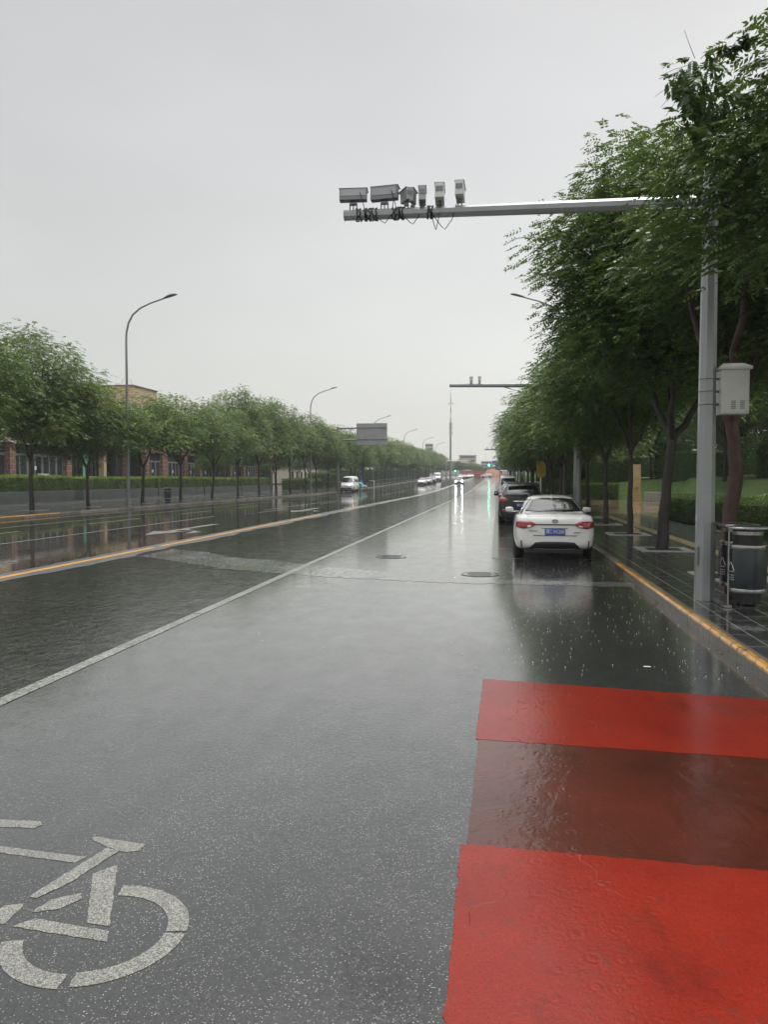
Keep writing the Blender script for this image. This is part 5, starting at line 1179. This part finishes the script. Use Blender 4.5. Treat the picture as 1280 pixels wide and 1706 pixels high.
# overhead beam left of the centre
ob = thing('overhead_sign_beam', 'pale horizontal sign beam across the far left carriageway', 'road sign', (-20.0, 300, gz(300)))
m = MB(); m.tube([(0, 0, 0), (0, 0, 6.6)], .2, 8); m.obj('post', M['galv'], ob); m = MB(); m.tube([(0, 0, 6.4), (9.5, 0, 6.4)], .16, 8); m.obj('beam', M['canopy'], ob)
m = MB(); m.box((7.0, -.1, 6.3), (2.6, .08, 1.1)); m.obj('sign_plate', M['canopy'], ob)
# red hoarding
hg = thing('construction_hoarding', 'faded red hoarding closing the road under the far trees', 'hoarding', (-7.0, 338, gz(338)))
m = MB()
for i in range(14): m.box((-8 + i * 1.25, 0, 1.2), (1.22, .08, 2.4))
m.obj('panel', M['hoarding'], hg); m = MB()
m.add([(.5, -1, 0), (9, -1, 0), (9, 5, 0), (.5, 5, 0), (2.5, 1, 2.9), (5.2, 1.5, 3.3), (7.5, 1, 2.6)], [(0, 1, 6, 5, 4), (1, 2, 6), (0, 4, 3), (3, 4, 5, 6, 2)]); tag(m.obj('soil_heap', simple('pale_red_soil', (.42, .20, .13), .8, bump=.05, bscale=2), None, loc=(-7, 330, gz(330))), 'pale reddish heap of soil in front of the red hoarding', 'soil heap')

# ------------------------------------------------------------------ telecom mast
ms = thing('telecom_mast', 'slender telecom mast, grey below and red and white above the far trees', 'mast', (-20.1, 330, gz(330)))
m = MB(); m.tube([(0, 0, 0), (0, 0, 12), (0, 0, 23)], [.46, .42, .36], 10); m.obj('shaft', M['lamp_grey'], ms)
for i in range(6):
    m = MB(); m.tube([(0, 0, 23 + i * 2.1), (0, 0, 25.1 + i * 2.1)], [.22 - .015 * i, .205 - .015 * i], 8); m.obj('painted_section', M['red_paint'] if i % 2 == 0 else M['pale_wall'], ms)
m = MB(); m.box((0, 0, 31.0), (2.0, .1, .14)); m.tube([(-.9, 0, 30.4), (-.9, 0, 31.6)], .07, 6); m.tube([(.9, 0, 30.4), (.9, 0, 31.6)], .07, 6); m.obj('cross_arm', M['galv_dark'], ms)
for z in (18.5, 20.6, 22.4):
    for a in range(3):
        m = MB(); m.box((.75 * math.cos(a * 2.09), .75 * math.sin(a * 2.09), z), (.30, .18, 1.3), a * 2.09); m.tube([(0, 0, z), (.7 * math.cos(a * 2.09), .7 * math.sin(a * 2.09), z)], .05, 5); m.obj('antenna', M['cabinet'], ms)
m = MB(); m.tube([(0, 0, 35.6), (0, 0, 37.4)], [.05, .03], 5); m.obj('lightning_rod', M['galv'], ms)

# ------------------------------------------------------------------ buildings
bd = thing('shopping_building', 'brick and glass shopping building behind the left hedges', 'building', (0, 0, KH))
FX = -41.0
m = MB(); m.box2((FX - 14, 40, 5.2), (FX - .3, 150, 8.3)); m.obj('upper_wall', M['tan_wall'], bd)
m = MB(); m.box2((FX - 14, 40, 0), (FX - 4.5, 150, 5.2)); m.obj('rear_wall', M['grey_wall'], bd)
def bw(y0, y1, x0=FX - .3, z0=4.9, z1=8.3, mat='brick'):
    m = MB(); m.box2((x0, y0, z0), (FX + .05, y1, z1)); m.obj('brick_panel', M[mat], bd)
bw(60.5, 68.8); bw(84, 90.5); bw(95, 108.6); bw(112, 121)
m = MB(); m.box2((FX - .3, 40, 4.85), (FX + .25, 60.4, 5.2)); m.box2((FX + .05, 60.4, 4.75), (FX + .2, 68.9, 4.95)); m.obj('canopy_trim', M['canopy'], bd)
pl = [(52.0, .8), (60.3, .8), (69.0, .9), (85.9, .8), (90.7, 1.4), (97.2, .8), (102.3, .8), (107.9, .8), (114.5, .8), (121, .9), (128, .8), (136, .9)]
for y, w_ in pl:
    m = MB(); m.box2((FX - .6, y - w_ / 2, 0), (FX + .10, y + w_ / 2, 4.88)); m.obj('pillar', M['brick'], bd)
for a, b in zip(pl[:-1], pl[1:]):
    y0 = a[0] + a[1] / 2; y1 = b[0] - b[1] / 2
    if 69 < y0 < 84: continue
    g_ = MB(); g_.box2((FX - .42, y0, 0), (FX - .38, y1, 4.85)); gl = g_.obj('shopfront_glass', M['window'], bd)
    f = MB(); n = max(2, int(round((y1 - y0) / 1.15)))
    for i in range(n + 1):
        y = y0 + (y1 - y0) * i / n; wd = .30 if i % 2 == 0 else .16; f.box((FX - .34, y, 1.95), (.09, wd, 3.9))
    f.box((FX - .335, (y0 + y1) / 2, 3.86), (.10, y1 - y0, .22)); f.box((FX - .335, (y0 + y1) / 2, 1.55), (.08, y1 - y0, .14)); f.box((FX - .335, (y0 + y1) / 2, .2), (.08, y1 - y0, .4))
    f.obj('door_frame', M['frame'], gl)
    q = MB(); q.box((FX - .27, y0 + (y1 - y0) * .43, 2.7), (.02, .28, .35)); q.obj('notice', M['white_mark'], gl)
m = MB(); m.box2((FX - 3.6, 69.5, 0), (FX - 3.5, 84.8, 4.85)); gl = m.obj('shopfront_glass', M['window'], bd)
f = MB()
for i in range(8): f.box((FX - 3.4, 70.4 + i * 1.95, 2.4), (.12, .22, 4.8))
f.obj('door_frame', M['frame'], gl)
for (y, c_) in ((70.2, 'black'), (73.6, 'black'), (76.4, 'tan_wall'), (79, 'black'), (81.5, 'brick')):
    m = MB(); m.box((FX - .5, y, 2.4), (.6, .55, 4.8)); m.obj('column', M[c_], bd)
pt = MB(); pt.box((0, 0, 2.55), (.06, 1.0, 3.5)); tag(pt.obj('poster_banner', M['poster'], loc=(FX + .12, 71.9, KH)), 'tall narrow green and blue poster between the second and first visible trunks', 'poster')
wb_ = MB(); wb_.box((0, 0, .45), (.1, 1.6, .9)); tag(wb_.obj('notice_board', M['canopy'], loc=(FX + .4, 64.2, KH + 1.3)), 'white board standing before the glass doors at the far left', 'board')
tw_ = thing('roof_block', 'tan roof block of the shopping building standing above the left trees', 'building', (FX, 86.5, KH))
m = MB(); m.box2((-9.2, -4.0, 8.3), (0, 2.2, 12.25)); m.obj('wall', M['tan_wall'], tw_)
m = MB(); m.box2((-9.3, -4.12, 12.25), (.1, 2.3, 12.4)); m.obj('coping', M['red_paint'] if False else simple('brown_coping', (.12, .07, .05), .6), tw_)
# pale low buildings glimpsed between the far left trunks
for i, (x, y, w_, d_, h_, mt, lab) in enumerate([(-52, 175, 16, 30, 7, 'pale_wall', 'pale low building glimpsed between the distant left trunks'), (-58, 250, 18, 40, 9, 'grey_wall', 'grey building far behind the left trees')]):
    b_ = thing('low_building', lab, 'building', (x, y, gz(y))); m = MB(); m.box((0, 0, h_ / 2), (w_, d_, h_)); wl_ = m.obj('wall', M[mt], b_)
    m = MB()
    for k in range(8):
        for j in range(2): m.box((w_ / 2 + .01, -d_ / 2 + 2 + k * d_ / 8, 1.8 + j * 3.1), (.06, 1.6, 1.6))
    m.obj('window', M['window'], wl_)
def block(x, y, w_, d_, h_, mat, lab, floors, roof=True):
    b_ = thing('apartment_building', lab, 'building', (x, y, gz(y) - .3)); m = MB(); m.box((0, 0, h_ / 2), (w_, d_, h_)); wl_ = m.obj('wall', M[mat], b_)
    fh = h_ / floors
    for k in range(floors):
        m = MB(); m.box((0, -d_ / 2 - .03, (k + .55) * fh), (w_ * .86, .1, fh * .42)); m.obj('window_band', M['window'], wl_)
        m = MB(); m.box((0, -d_ / 2 - .08, (k + 1) * fh - .12), (w_ * 1.01, .2, .22)); m.obj('floor_band', M['pale_wall'], wl_)
    if roof:
        m = MB(); m.add([(-w_ / 2 - .5, -d_ / 2 - .5, h_), (w_ / 2 + .5, -d_ / 2 - .5, h_), (w_ / 2 + .5, d_ / 2 + .5, h_), (-w_ / 2 - .5, d_ / 2 + .5, h_), (-w_ / 4, 0, h_ + 2.2), (w_ / 4, 0, h_ + 2.2)], [(0, 1, 5, 4), (1, 2, 5), (2, 3, 4, 5), (3, 0, 4), (3, 2, 1, 0)]); m.obj('roof', M['grey_wall'], b_)
block(-19.3, 500, 10.5, 12, 12.2, 'pink_wall', 'distant pinkish apartment building with a hipped roof above the road end', 5)
block(-46, 520, 5, 6, 20.5, 'grey_wall', 'faint grey tower block behind the left trees', 8, False)
block(-8, 560, 8, 10, 9, 'grey_wall', 'faint low grey block right of the pinkish apartment building', 4, False)

# gold slab in the plaza
gs = thing('marble_slab', 'tall gold coloured marble slab standing on the tan paving between trunks', 'monument', (10.62, 62.0, KH))
m = MB(); m.box((0, 0, 1.42), (.66, .30, 2.84)); m.obj('slab', M['slab'], gs, .01)
m = MB(); m.box((.02, -.155, 1.02), (.22, .012, .09)); m.obj('inscription', simple('dark_engraving', (.15, .09, .04), .6), gs)
m = MB(); m.box((1.0, .1, .35), (1.2, .7, .7)); tag(m.obj('stone_plinth', M['pit'], loc=(10.9, 62.2, KH), bevel=.02), 'low grey stone block at the right foot of the gold slab', 'plinth')

# ------------------------------------------------------------------ rain haze
hz = MB(); hz.box2((-120, -40, -3), (120, 640, 46)); ho = hz.obj('haze', None)
hm = bpy.data.materials.new('rain_haze'); hm.use_nodes = True; nt = hm.node_tree; nt.nodes.remove(nt.nodes['Principled BSDF'])
pv = nt.nodes.new('ShaderNodeVolumePrincipled'); pv.inputs['Color'].default_value = (.93, .95, .96, 1); pv.inputs['Density'].default_value = 0.0005
nt.links.new(pv.outputs[0], nt.nodes['Material Output'].inputs['Volume']); ho.data.materials.clear(); ho.data.materials.append(hm)
tag(ho, 'thin rain haze hanging over the road', kind='stuff')
